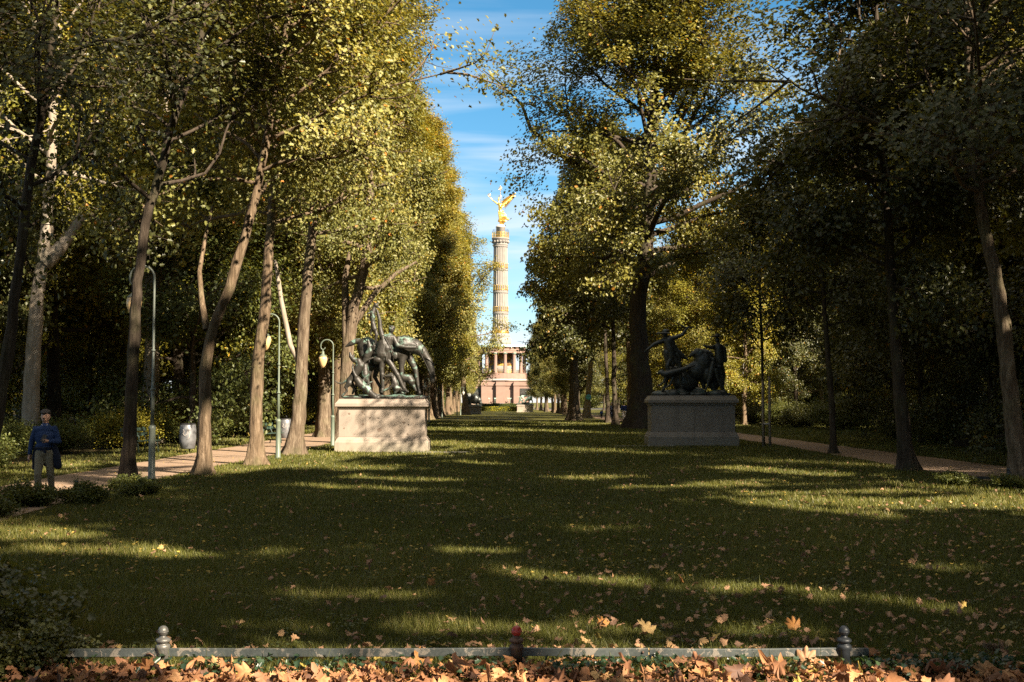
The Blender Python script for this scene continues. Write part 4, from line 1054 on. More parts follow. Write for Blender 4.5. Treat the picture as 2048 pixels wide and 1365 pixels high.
    MB().lathe([(3.15, e2), (3.15, q[1] - .15), (3.05, q[1] - .1), (2.75, q[1] + .25), (2.6, q[2]), (2.85, q[2] + .15), (2.85, q[2] + .4), (2.55, q[3]), (2.4, q[3] + .3), (2.3, q[4] + .1)], 48).build('column_base', M_SAND, o)
    seg = [(667, 626, 2.35, 2.28, 667, 655), (626, 584, 2.28, 2.20, 624.5, 614), (584, 539, 2.2, 2.14, 582.5, 571.5), (539, 492, 2.14, 2.08, 538, 528)]
    for a_, b_, r0, r1, g0, g1 in seg:
        za, zb = z(a_), z(b_); h = zb - za
        s = MB().lathe([(r0 * 1.03, za), (r0 * 1.03, za + .25)], 48).lathe([(r0, za + .25), (r1, zb - .55)], 120, flute=20, depth=.075, smooth=False).lathe([(r1, zb - .55), (r1 * 1.01, zb - .5), (r1 * 1.06, zb - .3), (r1 * 1.06, zb - .12), (r1, zb)], 48).build('shaft_drum', M_SAND, o)
        gb = MB(); y0, y1 = z(g0), z(g1)
        for k in range(20):
            a = 2 * math.pi * (k + .5) / 20; rr = r0 * 1.0
            x, y = rr * math.cos(a), rr * math.sin(a)
            gb.tube([(x, y, y0), (x, y, y0 + .35), (x, y, y1 - .15), (x, y, y1)], [.13, .10, .075, .10], 8)
        if g0 > 660:
            for zz, r_2 in ((y0 + .15, 2.48), (y0 + .4, 2.44)):
                gb.tube([(r_2 * math.cos(R(7.5 * k)), r_2 * math.sin(R(7.5 * k)), zz + .1 * math.sin(k * 2.1)) for k in range(49)], .13, 6)
        else:
            gb.tube([(r0 * 1.03 * math.cos(R(7.5 * k)), r0 * 1.03 * math.sin(R(7.5 * k)), y0 + .3) for k in range(49)], .05, 5)
        gb.build('gilded_cannon_ring', M_GOLD, s)
    zc, zd = z(492), z(477)
    cp = MB().lathe([(2.1, zc), (2.2, zc + .15), (2.2, zc + .3), (2.12, zc + .35), (2.3, zc + 1.0), (2.5, zd - .45), (2.62, zd - .35), (2.62, zd)], 48).build('capital', M_SAND, o)
    ea = MB()
    for k in range(16):
        a = R(22.5 * k)
        ea.sphere((2.38 * math.cos(a), 2.38 * math.sin(a), zc + 1.1), (.30, .30, .42), 8, 6)
        ea.tube([(2.4 * math.cos(a + t * .19), 2.4 * math.sin(a + t * .19), zc + 1.25 - .28 * (1 - (t - 1) ** 2)) for t in (0, .5, 1, 1.5, 2)], .10, 6)
    ea.build('carved_eagles', M_SAND, cp)
    zr = z(466); rl = MB()
    for k in range(32):
        a = R(11.25 * k); rl.box((2.5 * math.cos(a), 2.5 * math.sin(a), (zd + zr) / 2), (.08, .13 if k % 4 else .3, zr - zd), a)
    for zz in (zd + .15, zd + .75, zr):
        rl.tube([(2.5 * math.cos(R(11.25 * k)), 2.5 * math.sin(R(11.25 * k)), zz) for k in range(33)], .06, 5)
    rl.build('gilded_balcony_railing', M_GOLD, o)
    cg = MB()
    for k in range(32):
        a = R(11.25 * k)
        cg.tube([((2.5 - q_ * q_ * .25) * math.cos(a), (2.5 - q_ * q_ * .25) * math.sin(a), zr + q_ * .85) for q_ in (0, .4, .8, 1)], .018, 4)
    cg.tube([(2.25 * math.cos(R(11.25 * k)), 2.25 * math.sin(R(11.25 * k)), zr + .87) for k in range(33)], .03, 4)
    cg.build('safety_cage', M_BLACK, o)
    zt = z(449.5)
    MB().lathe([(1.32, zd), (1.32, zt - .95), (1.45, zt - .9), (1.45, zt - .65), (1.25, zt - .55), (1.0, zt - .15), (.6, zt)], 36).build('lantern_drum', M_WHITE, o)
    # golden winged figure; figure coordinates read at about 0.148 m per photo pixel
    K = (z(370) - z(449.5)) / 79.5
    def Z(x, y, v=0): return ((x - 400) / 6.825 * K, v, zt + (605 - y) / 6.825 * K)
    f = empty('winged_figure', (0, 0, 0)); f.parent = o
    body = chain([Z(400, 600), Z(405, 560, .1), Z(398, 480), Z(390, 430)], [.3, .55, .68, .62]) + chain([Z(430, 600, .2), Z(440, 560, .2), Z(420, 480, .1)], [.25, .5, .6])
    body += chain([Z(400, 460), Z(395, 400), Z(392, 345)], [.66, .52, .58]) + [('e', Z(388, 330), (.72, .45, .38))]
    body += chain([Z(382, 310), Z(376, 290)], [.22, .2]) + [('e', Z(373, 262, -.05), (.27, .3, .38)), ('e', Z(378, 238), (.26, .27, .2)), ('e', Z(380, 215), (.16, .16, .3)), ('e', Z(362, 262, -.3), (.06, .1, .08))]
    body += chain([Z(360, 325), Z(325, 300, -.1), Z(290, 275, -.1), Z(258, 235, -.1)], [.28, .21, .16, .11]) + chain([Z(258, 235, -.1), Z(248, 222, -.1), Z(243, 226, -.16)], [.1, .07, .05])
    body += chain([Z(420, 330), Z(442, 360, -.2), Z(415, 375, -.5), Z(400, 368, -.6)], [.28, .24, .18, .12])
    body += chain([Z(415, 470), Z(465, 510, .1), Z(500, 535, .2), Z(518, 540, .2)], [.55, .50, .34, .12]) + chain([Z(420, 420, .1), Z(448, 420, .2)], [.35, .12]) + chain([Z(400, 520), Z(450, 565, .2), Z(480, 555, .3)], [.5, .34, .15]) + chain([Z(380, 550), Z(375, 560)], [.35, .3])
    for k in range(7): body += chain([Z(368 + k * 14, 420 + k * 4, -.5), Z(385 + k * 15, 500, -.62), Z(392 + k * 16, 585 - k * 6, -.5)], [.09, .10, .08])
    blob('figure', body, .09, M_GOLD, f, 2)
    def wing(sx, v):
        wg = MB(); P = lambda x, y, q: Z(x, y, q)
        root = Vector(Z(425, 300, v * .3)); tip = Vector(Z(606, 188, v * 2.2))
        n = 15
        for k in range(n):
            t = k / (n - 1)
            a = root.lerp(tip, t * .92)
            dn = Vector(Z(425 + 40 + 140 * t, 345 + 42 * (1 - t) - 150 * t ** 1.1, v * (.3 + 1.7 * t)))
            e = a.lerp(dn, 1.0 if k % 2 == 0 else .93) if t < .85 else a.lerp(tip, 1)
            wg.tube([a, a.lerp(e, .5) + Vector((.05, -.05, .03)), e], [.20, .17, .05], 6)
            wg.tube([a, a.lerp(e, .5) + Vector((0, -.1, 0))], [.24, .08], 6)
        wg.tube([root, root.lerp(tip, .35) + Vector((-.1, 0, .25)), root.lerp(tip, .7) + Vector((-.1, 0, .2)), tip], [.28, .26, .2, .06], 8)
        wg.build('wing', M_GOLD, f)
    wing(1, -.6); wing(1, 1.4)
    wr = MB(); c = Vector(Z(246, 205, -.15)); r = .38
    wr.tube([c + Vector((r * math.cos(R(24 * k)), 0, r * 1.0 * math.sin(R(24 * k)))) for k in range(16)], .10, 7).build('laurel_wreath', M_GOLD, f)
    st_ = MB().tube([Z(412, 380, -.55), Z(404, 250, -.5), Z(396, 150, -.5)], .06, 7); c = Vector(Z(396, 118, -.5))
    st_.tube([c + Vector((.40 * math.cos(R(24 * k)), 0, .48 * math.sin(R(24 * k)))) for k in range(16)], .09, 7)
    st_.tube([c + Vector((-.2, 0, 0)), c + Vector((.2, 0, 0))], .06, 6).tube([c + Vector((0, 0, -.4)), c + Vector((0, 0, .4))], .05, 6).tube([c + Vector((0, 0, .45)), c + Vector((0, 0, 1.0))], [.12, .02], 6)
    st_.build('staff', M_GOLD, f)
monument()

# ================================================================== STREET LAMPS
def lamp(loc, H, reach, m, label, group='curved-arm park lamps', mg=None, s=1.0, side=-1):
    o = empty('park_lamp', loc, label, 'street lamp', group)
    b = MB().lathe([(.095, 0), (.09, .05), (.08, .06), (.072, 1.12), (.085, 1.15), (.085, 1.19), (.05, 1.24)], 18).build('base', m, o)
    r = reach / 2
    pts = [(0, 0, 1.2), (0, 0, 2.1), (0, 0, 2.12), (0, 0, H - r * 1.0)]; rad = [.046, .038, .031, .025]
    for k in range(1, 13):
        a = R(180 * k / 12); pts.append((side * (r - r * math.cos(a)), 0, H - r + r * math.sin(a))); rad.append(.025)
    ex = side * reach
    for k in range(1, 8):
        a = R(180 + 24 * k); pts.append((side * (reach - r * .36 + r * .36 * math.cos(a) * -1 - 0) if False else ex - side * (r * .36) + side * r * .36 * math.cos(R(24 * k)), 0, H - r * 1.15 - r * .42 * math.sin(R(24 * k)))); rad.append(.022 - .001 * k)
    pole = MB().tube(pts, rad, 10).build('pole', m, o)
    MB().lathe([(.062, 2.02), (.062, 2.07)], 14).build('collar', m, pole)
    MB().lathe([(.045, 2.9), (.045, 2.95)], 12).build('collar', m, pole)
    gx = ex - side * (r * .36); zt = H - r * 1.15 - r * .42
    h = MB().lathe([(.018, zt + .02), (.02, zt - .06), (.05, zt - .08), (.055, zt - .18), (.075, zt - .2), (.15, zt - .27), (.155, zt - .29)][::-1], 20, (gx, 0, 0)).build('lamp_cap', m, o)
    z0 = zt - .29
    MB().lathe([(.02, z0 - .44), (.06, z0 - .42), (.11, z0 - .34), (.155, z0 - .22), (.175, z0 - .11), (.165, z0 - .03), (.14, z0 + .01)], 24, (gx, 0, 0)).build('globe', mg or M_GLOBE, h)
    return o
p = ground(303, 960); lamp(p, 4.86, .56, M_LAMPD, 'nearest park lamp, dark green in shade, globe half hidden by a trunk')
p = ground(556, 918); lamp(p, 4.50, .52, M_LAMPG, 'pale green curved park lamp between the two big sunlit left trunks')
p = ground(665, 893); lamp(p, 4.25, .50, M_LAMPG, 'pale green park lamp with amber globe just left of the sunlit pedestal')
for k, (px, ty, by, ds) in enumerate(((858, 762, 846, 'directly behind the right edge of the sunlit pedestal'), (884, 785, 836, 'with a white lantern among the left row trunks'), (914, 791, 832, 'with a round white globe left of the lone far trunk'), (921, 786, 831, 'second of the close pair left of the lone far trunk'))):
    p = ground(px, by); sc_ = (by - ty) / F * p.y
    lamp(p, max(3.8, min(4.6, sc_)), .45, M_LAMPG, 'tiny far park lamp, ' + ds, mg=M_WHITE, side=-1 if k < 3 else 1)

# ================================================================== BENCHES AND BINS
def bench(loc, rz, label):
    o = empty('park_bench', loc, label, 'bench', rz=rz)
    st = MB()
    for k in range(4): st.box((0, -.22 + .12 * k, .44), (1.8, .095, .03))
    st.build('seat', M_BENCH, o, .004)
    bk = MB()
    for k in range(2): bk.box((0, .29 + .03 * k, .66 + .16 * k), (1.8, .03, .12))
    bk.build('backrest', M_BENCH, o, .004)
    for x in (-.7, .7):
        MB().tube([(x, -.25, 0), (x, -.2, .40), (x, .18, .42), (x, .26, .55), (x, .34, .9)], .022, 8).tube([(x, .18, .42), (x, .32, 0)], .022, 8).tube([(x, -.24, .42), (x, -.24, .62), (x, .28, .64)], .018, 8).build('leg', M_BENCH, o)
    return o
bench(ground(284, 908), R(80), 'green slatted park bench behind the nearest lamp on the left')
bench(ground(535, 888), R(70), 'green park bench beside the left path between two sunlit trunks')
def bin_(loc, label):
    o = empty('litter_bin', loc, label, 'litter bin', 'round metal litter bins by the left path')
    MB().lathe([(.22, .12), (.25, .14), (.29, .45), (.29, .78), (.27, .95), (.26, .97), (.24, .95)], 24).build('drum', M_METAL, o)
    MB().lathe([(.25, .97), (.27, .98), (.275, 1.0), (.20, 1.02)], 24).build('rim', M_BLACK, o)
    MB().tube([(0, .3, 0), (0, .3, 1.05), (0, .1, 1.12)], .025, 8).build('bracket', M_BLACK, o)
    MB().tube([(-.08, -.282, .80), (-.04, -.292, .72), (-.09, -.292, .66), (-.02, -.295, .58), (.05, -.29, .64), (.09, -.285, .80), (.15, -.26, .70), (.12, -.275, .52), (.05, -.292, .45)], .009, 5).build('scrawl', M_WHITE, o)
bin_(ground(375, 905), 'scribbled grey metal bin in shade, left of the first tilted trunk')
bin_(ground(571, 882), 'metal bin further along, half hidden behind the second big sunlit trunk')

# ================================================================== PEOPLE
def walker():
    p = ground(88, 1000)
    o = empty('person', p, 'man in blue jumper and dark cap holding a phone, jacket round his waist', 'person', rz=R(6), scale=.925)
    def c(*a): return chain(*a)
    def fing(w, dirs, spread, r=.0085):
        out = []
        return out
    body = [('e', (0, -.005, 1.615), (.084, .10, .122)), ('e', (0, -.03, 1.555), (.055, .07, .06))]
    body += [('e', (0, -.105, 1.60), (.014, .022, .024)), ('e', (-.079, .0, 1.605), (.012, .02, .03)), ('e', (.079, .0, 1.605), (.012, .02, .03)), ('e', (0, -.092, 1.545), (.028, .016, .009))]
    body += [('e', (-.03, -.083, 1.64), (.022, .012, .008)), ('e', (.03, -.083, 1.64), (.022, .012, .008)), ('e', (-.035, -.07, 1.585), (.022, .022, .02)), ('e', (.035, -.07, 1.585), (.022, .022, .02))]
    body += c([(0, 0, 1.53), (0, .01, 1.44)], [.055, .065]) + [('e', (0, 0, 1.36), (.16, .09, .07)), ('e', (0, 0, 1.2), (.15, .10, .24)), ('e', (0, 0, .98), (.15, .11, .14))]
    body += c([(-.18, 0, 1.37), (-.25, 0, 1.13), (-.275, -.04, .87), (-.28, -.06, .80)], [.04, .04, .027, .03])
    body += c([(.18, 0, 1.37), (.265, -.02, 1.13), (.12, -.21, 1.14), (.075, -.24, 1.15)], [.04, .04, .027, .028])
    for k, (dx, ln) in enumerate(((-.018, .075), (-.004, .085), (.010, .08), (.022, .065))):     # hanging hand
        body += c([(-.282, -.062 + dx, .79), (-.288, -.07 + dx, .755), (-.278, -.078 + dx, .79 - ln)], [.0105, .009, .0075])
    body += c([(-.275, -.085, .815), (-.262, -.105, .785), (-.265, -.11, .76)], [.011, .010, .008])
    for k, ln in enumerate((.055, .062, .058, .048)):                                             # hand round the phone
        z = 1.175 - .019 * k
        body += c([(.072, -.25, z), (.04, -.275 - .0, z), (.018, -.262, z + .004)], [.0105, .0095, .008])
    body += c([(.08, -.235, 1.17), (.062, -.215, 1.195), (.035, -.222, 1.21)], [.012, .010, .008])
    body += c([(-.09, 0, .92), (-.10, -.09, .50), (-.10, -.03, .09)], [.085, .055, .04]) + c([(.09, 0, .92), (.095, .05, .50), (.09, .2, .14)], [.085, .055, .04])
    blob('body', body, .0085, M_SKIN, o, 2)
    sw = [('e', (0, 0, 1.36), (.205, .12, .085)), ('e', (0, -.01, 1.20), (.185, .14, .22)), ('e', (0, -.02, 1.03), (.18, .145, .11))]
    sw += c([(-.175, 0, 1.375), (-.25, 0, 1.13), (-.275, -.035, .90)], [.064, .056, .042]) + c([(.175, 0, 1.375), (.262, -.02, 1.13), (.14, -.195, 1.135)], [.064, .056, .042]) + c([(0, .0, 1.40), (0, .005, 1.455)], [.1, .068])

    blob('jumper', sw, .014, M_BLUE, o, 2)
    MB().tube([(.062 * math.cos(R(30 * k)), .062 * math.sin(R(30 * k)) - .005, 1.462 + .01 * math.sin(R(30 * k))) for k in range(13)], .011, 6).tube([(-.05, -.05, 1.46), (-.025, -.075, 1.43)], .012, 6).tube([(.05, -.05, 1.46), (.025, -.075, 1.43)], .012, 6).build('collar', M_WHC, o)
    blob('trousers', [('e', (0, 0, .93), (.175, .125, .12))] + c([(-.088, 0, .90), (-.10, -.09, .50), (-.10, -.04, .11)], [.105, .072, .058]) + c([(.088, 0, .90), (.098, .05, .50), (.092, .19, .17)], [.105, .072, .058]), .014, M_KHAKI, o)
    blob('shoe', c([(-.10, 0, .055), (-.105, -.17, .045)], [.05, .045]), .014, M_BLK2, o)
    blob('shoe', c([(.09, .24, .11), (.095, .12, .04)], [.05, .042]), .014, M_BLK2, o)
    jk = [('e', (0, -.01, 1.01), (.205, .165, .045))] + c([(-.14, .03, 1.0), (-.17, .03, .80), (-.19, .05, .62)], [.085, .08, .06]) + c([(.14, .03, 1.0), (.20, .03, .82), (.24, .04, .66)], [.09, .095, .08]) + c([(.1, .08, .95), (0, .12, .7), (-.1, .08, .95)], [.08, .07, .08]) + c([(.02, -.15, 1.0), (.05, -.16, .92)], [.04, .025])
    blob('jacket', jk, .016, M_NAVY, o)
    blob('cap', [('e', (0, .005, 1.70), (.098, .115, .064)), ('e', (0, -.105, 1.69), (.07, .06, .012))], .01, M_HAIR, o, 1)
    blob('hair', [('e', (-.07, .03, 1.62), (.018, .05, .045)), ('e', (.07, .03, 1.62), (.018, .05, .045)), ('e', (0, -.106, 1.567), (.034, .012, .009)), ('e', (-.03, -.09, 1.655), (.022, .008, .006)), ('e', (.03, -.09, 1.655), (.022, .008, .006))], .006, M_HAIR, o, 1)
    ph = MB().box((0, 0, 0), (.072, .011, .145)).build('phone', M_BLACK, None, .004)
    ph.location = o.matrix_basis @ Vector((.042, -.252, 1.20)); ph.rotation_euler = (R(-28), R(18), R(6)); tag(ph, "dark phone held up in the walking man's hand at chest height", 'phone')
walker()
def back_person(loc, h, top, bot, label, rz=0, phase=1, hair=None, name='person', bag=False, group=None):
    s = h / 1.75
    o = empty(name, loc, label, 'person', group, rz=rz, scale=s)
    blob('body', [('e', (0, 0, 1.63), (.075, .09, .115))] + chain([(0, .01, 1.54), (0, 0, 1.44)], [.055, .06]) + [('e', (0, 0, 1.2), (.17, .1, .26))]
         + chain([(-.2, 0, 1.40), (-.26, .02, 1.13), (-.26, -.06, .86), (-.26, -.08, .78)], [.05, .04, .03, .035]) + chain([(.2, 0, 1.40), (.26, .02, 1.13), (.26, .08, .86), (.26, .1, .78)], [.05, .04, .03, .035])
         + chain([(-.09, 0, .9), (-.09, -.12 * phase, .5), (-.09, .02, .08)], [.1, .06, .045]) + chain([(.09, 0, .9), (.09, .05 * phase, .5), (.09, .25 * phase, .16)], [.1, .06, .045]), .025, M_SKIN, o)
    blob('top', [('e', (0, 0, 1.36), (.235, .13, .11)), ('e', (0, 0, 1.15), (.21, .14, .28))] + chain([(-.2, 0, 1.39), (-.27, .02, 1.13), (-.27, -.05, .90)], [.08, .065, .05]) + chain([(.2, 0, 1.39), (.27, .02, 1.13), (.27, .07, .90)], [.08, .065, .05]), .025, top, o)
    blob('trousers', [('e', (0, 0, .92), (.18, .13, .12))] + chain([(-.09, 0, .88), (-.092, -.12 * phase, .5), (-.09, .01, .12)], [.12, .085, .065]) + chain([(.09, 0, .88), (.095, .05 * phase, .5), (.09, .23 * phase, .2)], [.12, .085, .065]), .025, bot, o)
    blob('shoe', chain([(-.09, .03, .05), (-.09, -.12, .05)], [.05, .045]), .022, M_BLK2, o, 1)
    blob('shoe', chain([(.09, .28 * phase, .14), (.09, .2 * phase, .05)], [.05, .04]), .022, M_BLK2, o, 1)
    blob('hair', [('e', (0, .03, 1.67), (.085, .09, .09))], .02, hair or M_HAIR, o, 1)
    return o
back_person(ground(1248, 843), 1.74, simple('navy_jumper', (.02, .04, .16), .9), M_WHC, 'person in navy top and pale trousers walking away on the right path', rz=R(180))
back_person(ground(1203, 838), .98, simple('bright_blue_jacket', (.03, .10, .42), .85), M_NAVY, 'small child in a bright blue jacket on the right path far off', rz=R(180))
back_person(ground(1229, 845) + Vector((0, 3, 0)), 1.76, M_NAVY, M_NAVY, 'person in dark clothes half hidden behind a thin trunk on the right path', rz=R(180))
for k, (px, m1, m2, lb) in enumerate(((966, M_BLUE, M_WHC, 'tiny visitor in blue standing in the column hall, far left bay'), (969.5, M_NAVY, simple('jeans', (.08, .14, .25), .9), 'tiny visitor in dark top and jeans behind the hall railing, left bay'), (980, M_BLK2, simple('light_jeans', (.25, .36, .48), .9), 'tiny visitor with light jeans beside the grey door of the column hall'))):
    q = at(px, 747, 349.2 - .5 * k); q.z = at(1001, 748, 355).z + .02
    back_person(q, 1.75, m1, m2, lb, rz=R(30 * k))

# ================================================================== CARS, HEDGES
def car(loc, m, label, rz=0, group=None):
    o = empty('parked_car', loc, label, 'car', group, rz=rz)
    prof = [(-2.2, .35), (-2.25, .75), (-2.15, 1.0), (-2.0, 1.38), (-1.7, 1.47), (.1, 1.46), (.5, 1.36), (1.1, .98), (2.0, .85), (2.22, .7), (2.25, .38)]
    V = []; Fs = []
    n = len(prof)
    for y, k in ((-.86, 0), (-.80, 1), (.80, 1), (.86, 0)):
        for x, z in prof: V.append((x, y if z < 1.05 else y * .84, z))
    for j in range(3):
        for i in range(n - 1): Fs.append((j * n + i, j * n + i + 1, (j + 1) * n + i + 1, (j + 1) * n + i))
        Fs.append((j * n + n - 1, j * n, (j + 1) * n, (j + 1) * n + n - 1))
    Fs += [tuple(range(n - 1, -1, -1)), tuple(3 * n + i for i in range(n))]
    MB().add(V, Fs).build('body', m, o, .03)
    for y in (-.765, .765):
        MB().add([(-1.85, y, 1.02), (-1.7, y * .97, 1.36), (.15, y * .97, 1.36), (.9, y, 1.02), (-1.85, y * 1.03, 1.02), (-1.7, y * 1.0, 1.36), (.15, y * 1.0, 1.36), (.9, y * 1.03, 1.02)], [(0, 1, 2, 3), (7, 6, 5, 4), (0, 4, 5, 1), (1, 5, 6, 2), (2, 6, 7, 3), (3, 7, 4, 0)]).build('side_window', M_BLACK, o)
    for x in (-1.4, 1.4):
        for y in (-.8, .8):
            w_ = MB().lathe([(.33, -.1), (.33, .1)], 18).build('wheel', M_BLACK, o); w_.rotation_euler = (R(90), 0, 0); w_.location = (x, y, .33)
            MB().lathe([(.2, -.115), (.2, .115)], 12).build('rim', M_METAL, w_)
    for y in (-.7, .7): MB().box((-2.21, y, .85), (.1, .26, .2)).build('tail_light', M_RED, o)
    return o
car(Vector((at(1010, 820, 303).x, 303, 0)), simple('slate_blue_car_paint', (.10, .14, .19), .25, .5, var=.03, spec=.6), 'slate blue estate car parked in front of the column steps', rz=R(8))
car(Vector((at(1043, 820, 306).x + .5, 306, 0)), simple('silver_blue_car_paint', (.2, .25, .33), .25, .5, var=.03, spec=.6), 'low blue car to the right of the estate car before the column', rz=R(4))
def leafbox(name, c, d, n, leaf, m, label, cat, seed):
    rng = np.random.default_rng(seed)
    C = rng.uniform(-.5, .5, (n, 3)) * np.array(d); C[:, 2] *= 1 + .08 * np.sin(C[:, 0] * 2)
    o = empty(name, c, label, cat)
    core = MB().box((0, 0, 0), (d[0] * .96, d[1] * .8, d[2] * .9)).build('stems', M_SHRUB, o)
    me = leaves_mesh('foliage', C, leaf, rng, 'kite', np.clip(.5 + .2 * rng.normal(size=n), 0, 1)); link('foliage', me, o, m)
hx = at(1012, 820, 255).x
leafbox('clipped_hedge', (hx, 262, .75), (12, 1.0, 1.5), 5000, .22, M_SHRUB, 'low dark green hedge across the far end of the lawn before the car', 'hedge', 1)
leafbox('flower_bed', (hx, 235, .45), (10.5, 2.0, .9), 5000, .2, leafmat('flower_leaves', [(0, (.2, .22, .02)), (.5, (.42, .38, .03)), (1, (.55, .45, .05))]), 'bright yellow green planting strip in front of the far hedge', 'flower bed', 2)
# ================================================================== TREES
# gaps in the canopy towards the sun: the openings through which the low sun reaches lawn, path and pedestal
def _g(x, y): p = ground(x, y); return (p.x, p.y)
WGAPS = [((-17, 38), (-24, 66), 5.0), ((-13, 36), (-20, 50), 3), ((-20, 60), (-30, 90), 5), ((-14, 36), (-30, 44), 4)]
GAPS = [((-4.6, 41.3), (-9.8, 47.3), 2.1), ((-6.0, 41.5), (-8, 43.5), 1.4), ((-9.0, 49), (-10.2, 60), 2.4), ((-7.6, 33.9), (-14.5, 41.4), 1.0), ((-7.2, 40.0), (-15, 48), 1.3), ((-12, 36), (-22, 48), 3.0), ((-12, 50), (-24, 60), 3.5), ((-9.5, 33.5), (-15, 38), .8),
  (_g(340, 950), _g(640, 900), .7), (_g(430, 945), _g(690, 912), .9), (_g(560, 930), _g(760, 938), .55), (_g(700, 955), _g(900, 962), .35), (_g(600, 972), _g(900, 985), .25), (_g(920, 925), _g(1000, 930), .3), (_g(860, 905), _g(980, 890), .3),
  (_g(1480, 938), _g(1650, 950), .8), (_g(1250, 975), _g(1800, 968), .22), (_g(1500, 990), _g(1800, 985), .35), (_g(1600, 1005), _g(2048, 1012), 1.05), (_g(1850, 975), _g(2048, 990), .8), (_g(1500, 1008), _g(1790, 1036), .20), (_g(2048, 1000), (12, 24), 1.2), (_g(1150, 958), _g(1230, 955), .4), (_g(1380, 975), _g(1520, 960), .4),
  (_g(70, 1100), _g(480, 1112), .27), (_g(0, 1050), _g(140, 1075), .4), (_g(560, 1195), _g(800, 1190), .10), (_g(1000, 1145), _g(1110, 1158), .13), (_g(1180, 1160), _g(1390, 1178), .16), (_g(1390, 1178), _g(1480, 1185), .08), (_g(1590, 1180), _g(1700, 1200), .10), (_g(1780, 1205), _g(1900, 1225), .10),
  (_g(820, 1258), _g(1500, 1265), .15), (_g(430, 1250), _g(600, 1262), .07), (_g(250, 1330), _g(1000, 1325), .40), (_g(560, 1360), _g(1700, 1362), .45), (_g(1000, 1325), _g(1500, 1320), .30), (_g(800, 1400), _g(1700, 1400), .5), (_g(900, 1100), _g(1010, 1104), .1), (_g(1150, 1060), _g(1250, 1058), .12), (_g(1830, 1130), _g(1950, 1140), .1)]
def prune(P, rng, wood_only=False):
    t = P[:, 2] / sd.z
    q = P[:, :2] - t[:, None] * np.array([sd.x, sd.y])
    keep = np.ones(len(P), bool)
    wob = .18 * np.sin(q[:, 0] * 3.1 + q[:, 1]) + .12 * np.sin(q[:, 0] * 7.7 - 2 * q[:, 1])
    for a, b, r_ in (() if wood_only else GAPS):
        a = np.array(a); b = np.array(b); d = b - a
        u = np.clip(((q - a) @ d) / (d @ d + 1e-9), 0, 1)
        dist = np.linalg.norm(q - a - u[:, None] * d, axis=1)
        keep &= ~(dist < r_ * (1 + wob) + .12)
        keep &= ~((dist < 2.0 * r_ + .25) & (np.sin(q[:, 0] * 4.3 + 2 * np.sin(q[:, 1] * 2.1)) * np.sin(q[:, 1] * 3.7 + q[:, 0] * 1.3) > .25))
    for a, b, r_ in WGAPS:
        a = np.array(a); b = np.array(b); d = b - a
        u = np.clip(((q - a) @ d) / (d @ d + 1e-9), 0, 1)
        dist = np.linalg.norm(q - a - u[:, None] * d, axis=1)
        keep &= ~((dist < r_ * (1 + wob)) & (np.sin(q[:, 0] * 1.7 + 2 * np.sin(q[:, 1] * .9)) * np.sin(q[:, 1] * 1.1 + q[:, 0] * .6) > (.02 if wood_only else -.25)))
    return keep
# -- individual trees read off the photograph
M_LEAFO = leafmat('oak_green_gold_leaves', [(0.0, (.065, .072, .016)), (.4, (.14, .138, .028)), (.7, (.22, .20, .038)), (.9, (.27, .20, .03)), (1.0, (.42, .19, .03))], rough=.42, spec=.45)
def custom(path, d, H, r0, label, seed, bark, leafm=None, h0=5, cr=4, dd=0, name='park_tree', group=None, bare=None, forks_px=(), extra_px=(), **k):
    base, T = trunk_px(path, d, H, dd)
    fk = []
    for pts, ra, rb in forks_px:
        q = [at(x, y, d) - base for x, y in pts]
        fk.append(([(v.x, dd * v.z / H + .25 * i, v.z) for i, v in enumerate(q)], ra, rb))
    gp = k.pop('gaps', False)
    cl_ = k.pop('clipf', None)
    if cl_: k['clip'] = lambda P: cl_(P[:, 0] + base.x, P[:, 2])
    wl = None if not gp else (base.x, base.y) if gp is True else (base.x, base.y, 1)
    ex = []
    for (x, y), sg, n_ in extra_px:
        q = at(x, y, d) - base; ex.append((np.array(q), sg, n_))
    ms = gen_tree(seed, T, r0, k.pop('r1', .05), h0, cr, forks=fk, world=wl, extra=ex, **k)
    o = place_tree(name, base, ms, (bark, leafm or M_LEAF), label, group)
    if bare:
        pts, ra, rb = bare
        q = [at(x, y, d) - base for x, y in pts]
        b = MB().tube([(v.x, .0 + .05 * i, v.z) for i, v in enumerate(q)], list(np.linspace(ra, rb, len(q))), 10).build('bare_limb', M_BARKP, o)
    return o
NEAR = dict(leaf=.135, shape='lobed', nl=30, ns=8, ntw=5, lpc=16, sig=.28)
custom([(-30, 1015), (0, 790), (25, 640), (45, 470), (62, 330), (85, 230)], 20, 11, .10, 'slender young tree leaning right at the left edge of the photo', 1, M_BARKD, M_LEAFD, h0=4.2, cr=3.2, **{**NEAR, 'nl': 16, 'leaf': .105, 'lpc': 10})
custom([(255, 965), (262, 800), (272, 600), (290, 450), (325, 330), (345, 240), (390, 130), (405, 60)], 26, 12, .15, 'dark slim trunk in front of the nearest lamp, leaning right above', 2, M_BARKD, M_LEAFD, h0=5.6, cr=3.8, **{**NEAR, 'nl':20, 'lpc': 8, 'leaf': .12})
custom([(407, 950), (412, 800), (408, 750), (425, 650), (455, 590), (480, 500), (505, 430)], 29, 13.5, .165, 'crooked trunk bending right with a thin fork, left edge of the lawn', 3, M_BARK, h0=6.6, cr=4.2, forks_px=[([(413, 660), (398, 600), (388, 540), (396, 460), (405, 400)], .085, .03)], **{**NEAR, 'nl':26, 'lpc': 13, 'leaf': .115})
custom([(510, 932), (512, 850), (515, 740), (530, 620), (538, 500), (545, 400)], 33.6, 15, .20, 'straight sunlit trunk just left of the pale green lamp', 4, M_BARK, h0=6.6, cr=4.2, rmax=4.4, **{**NEAR, 'nl': 32, 'lpc': 17, 'leaf': .115})
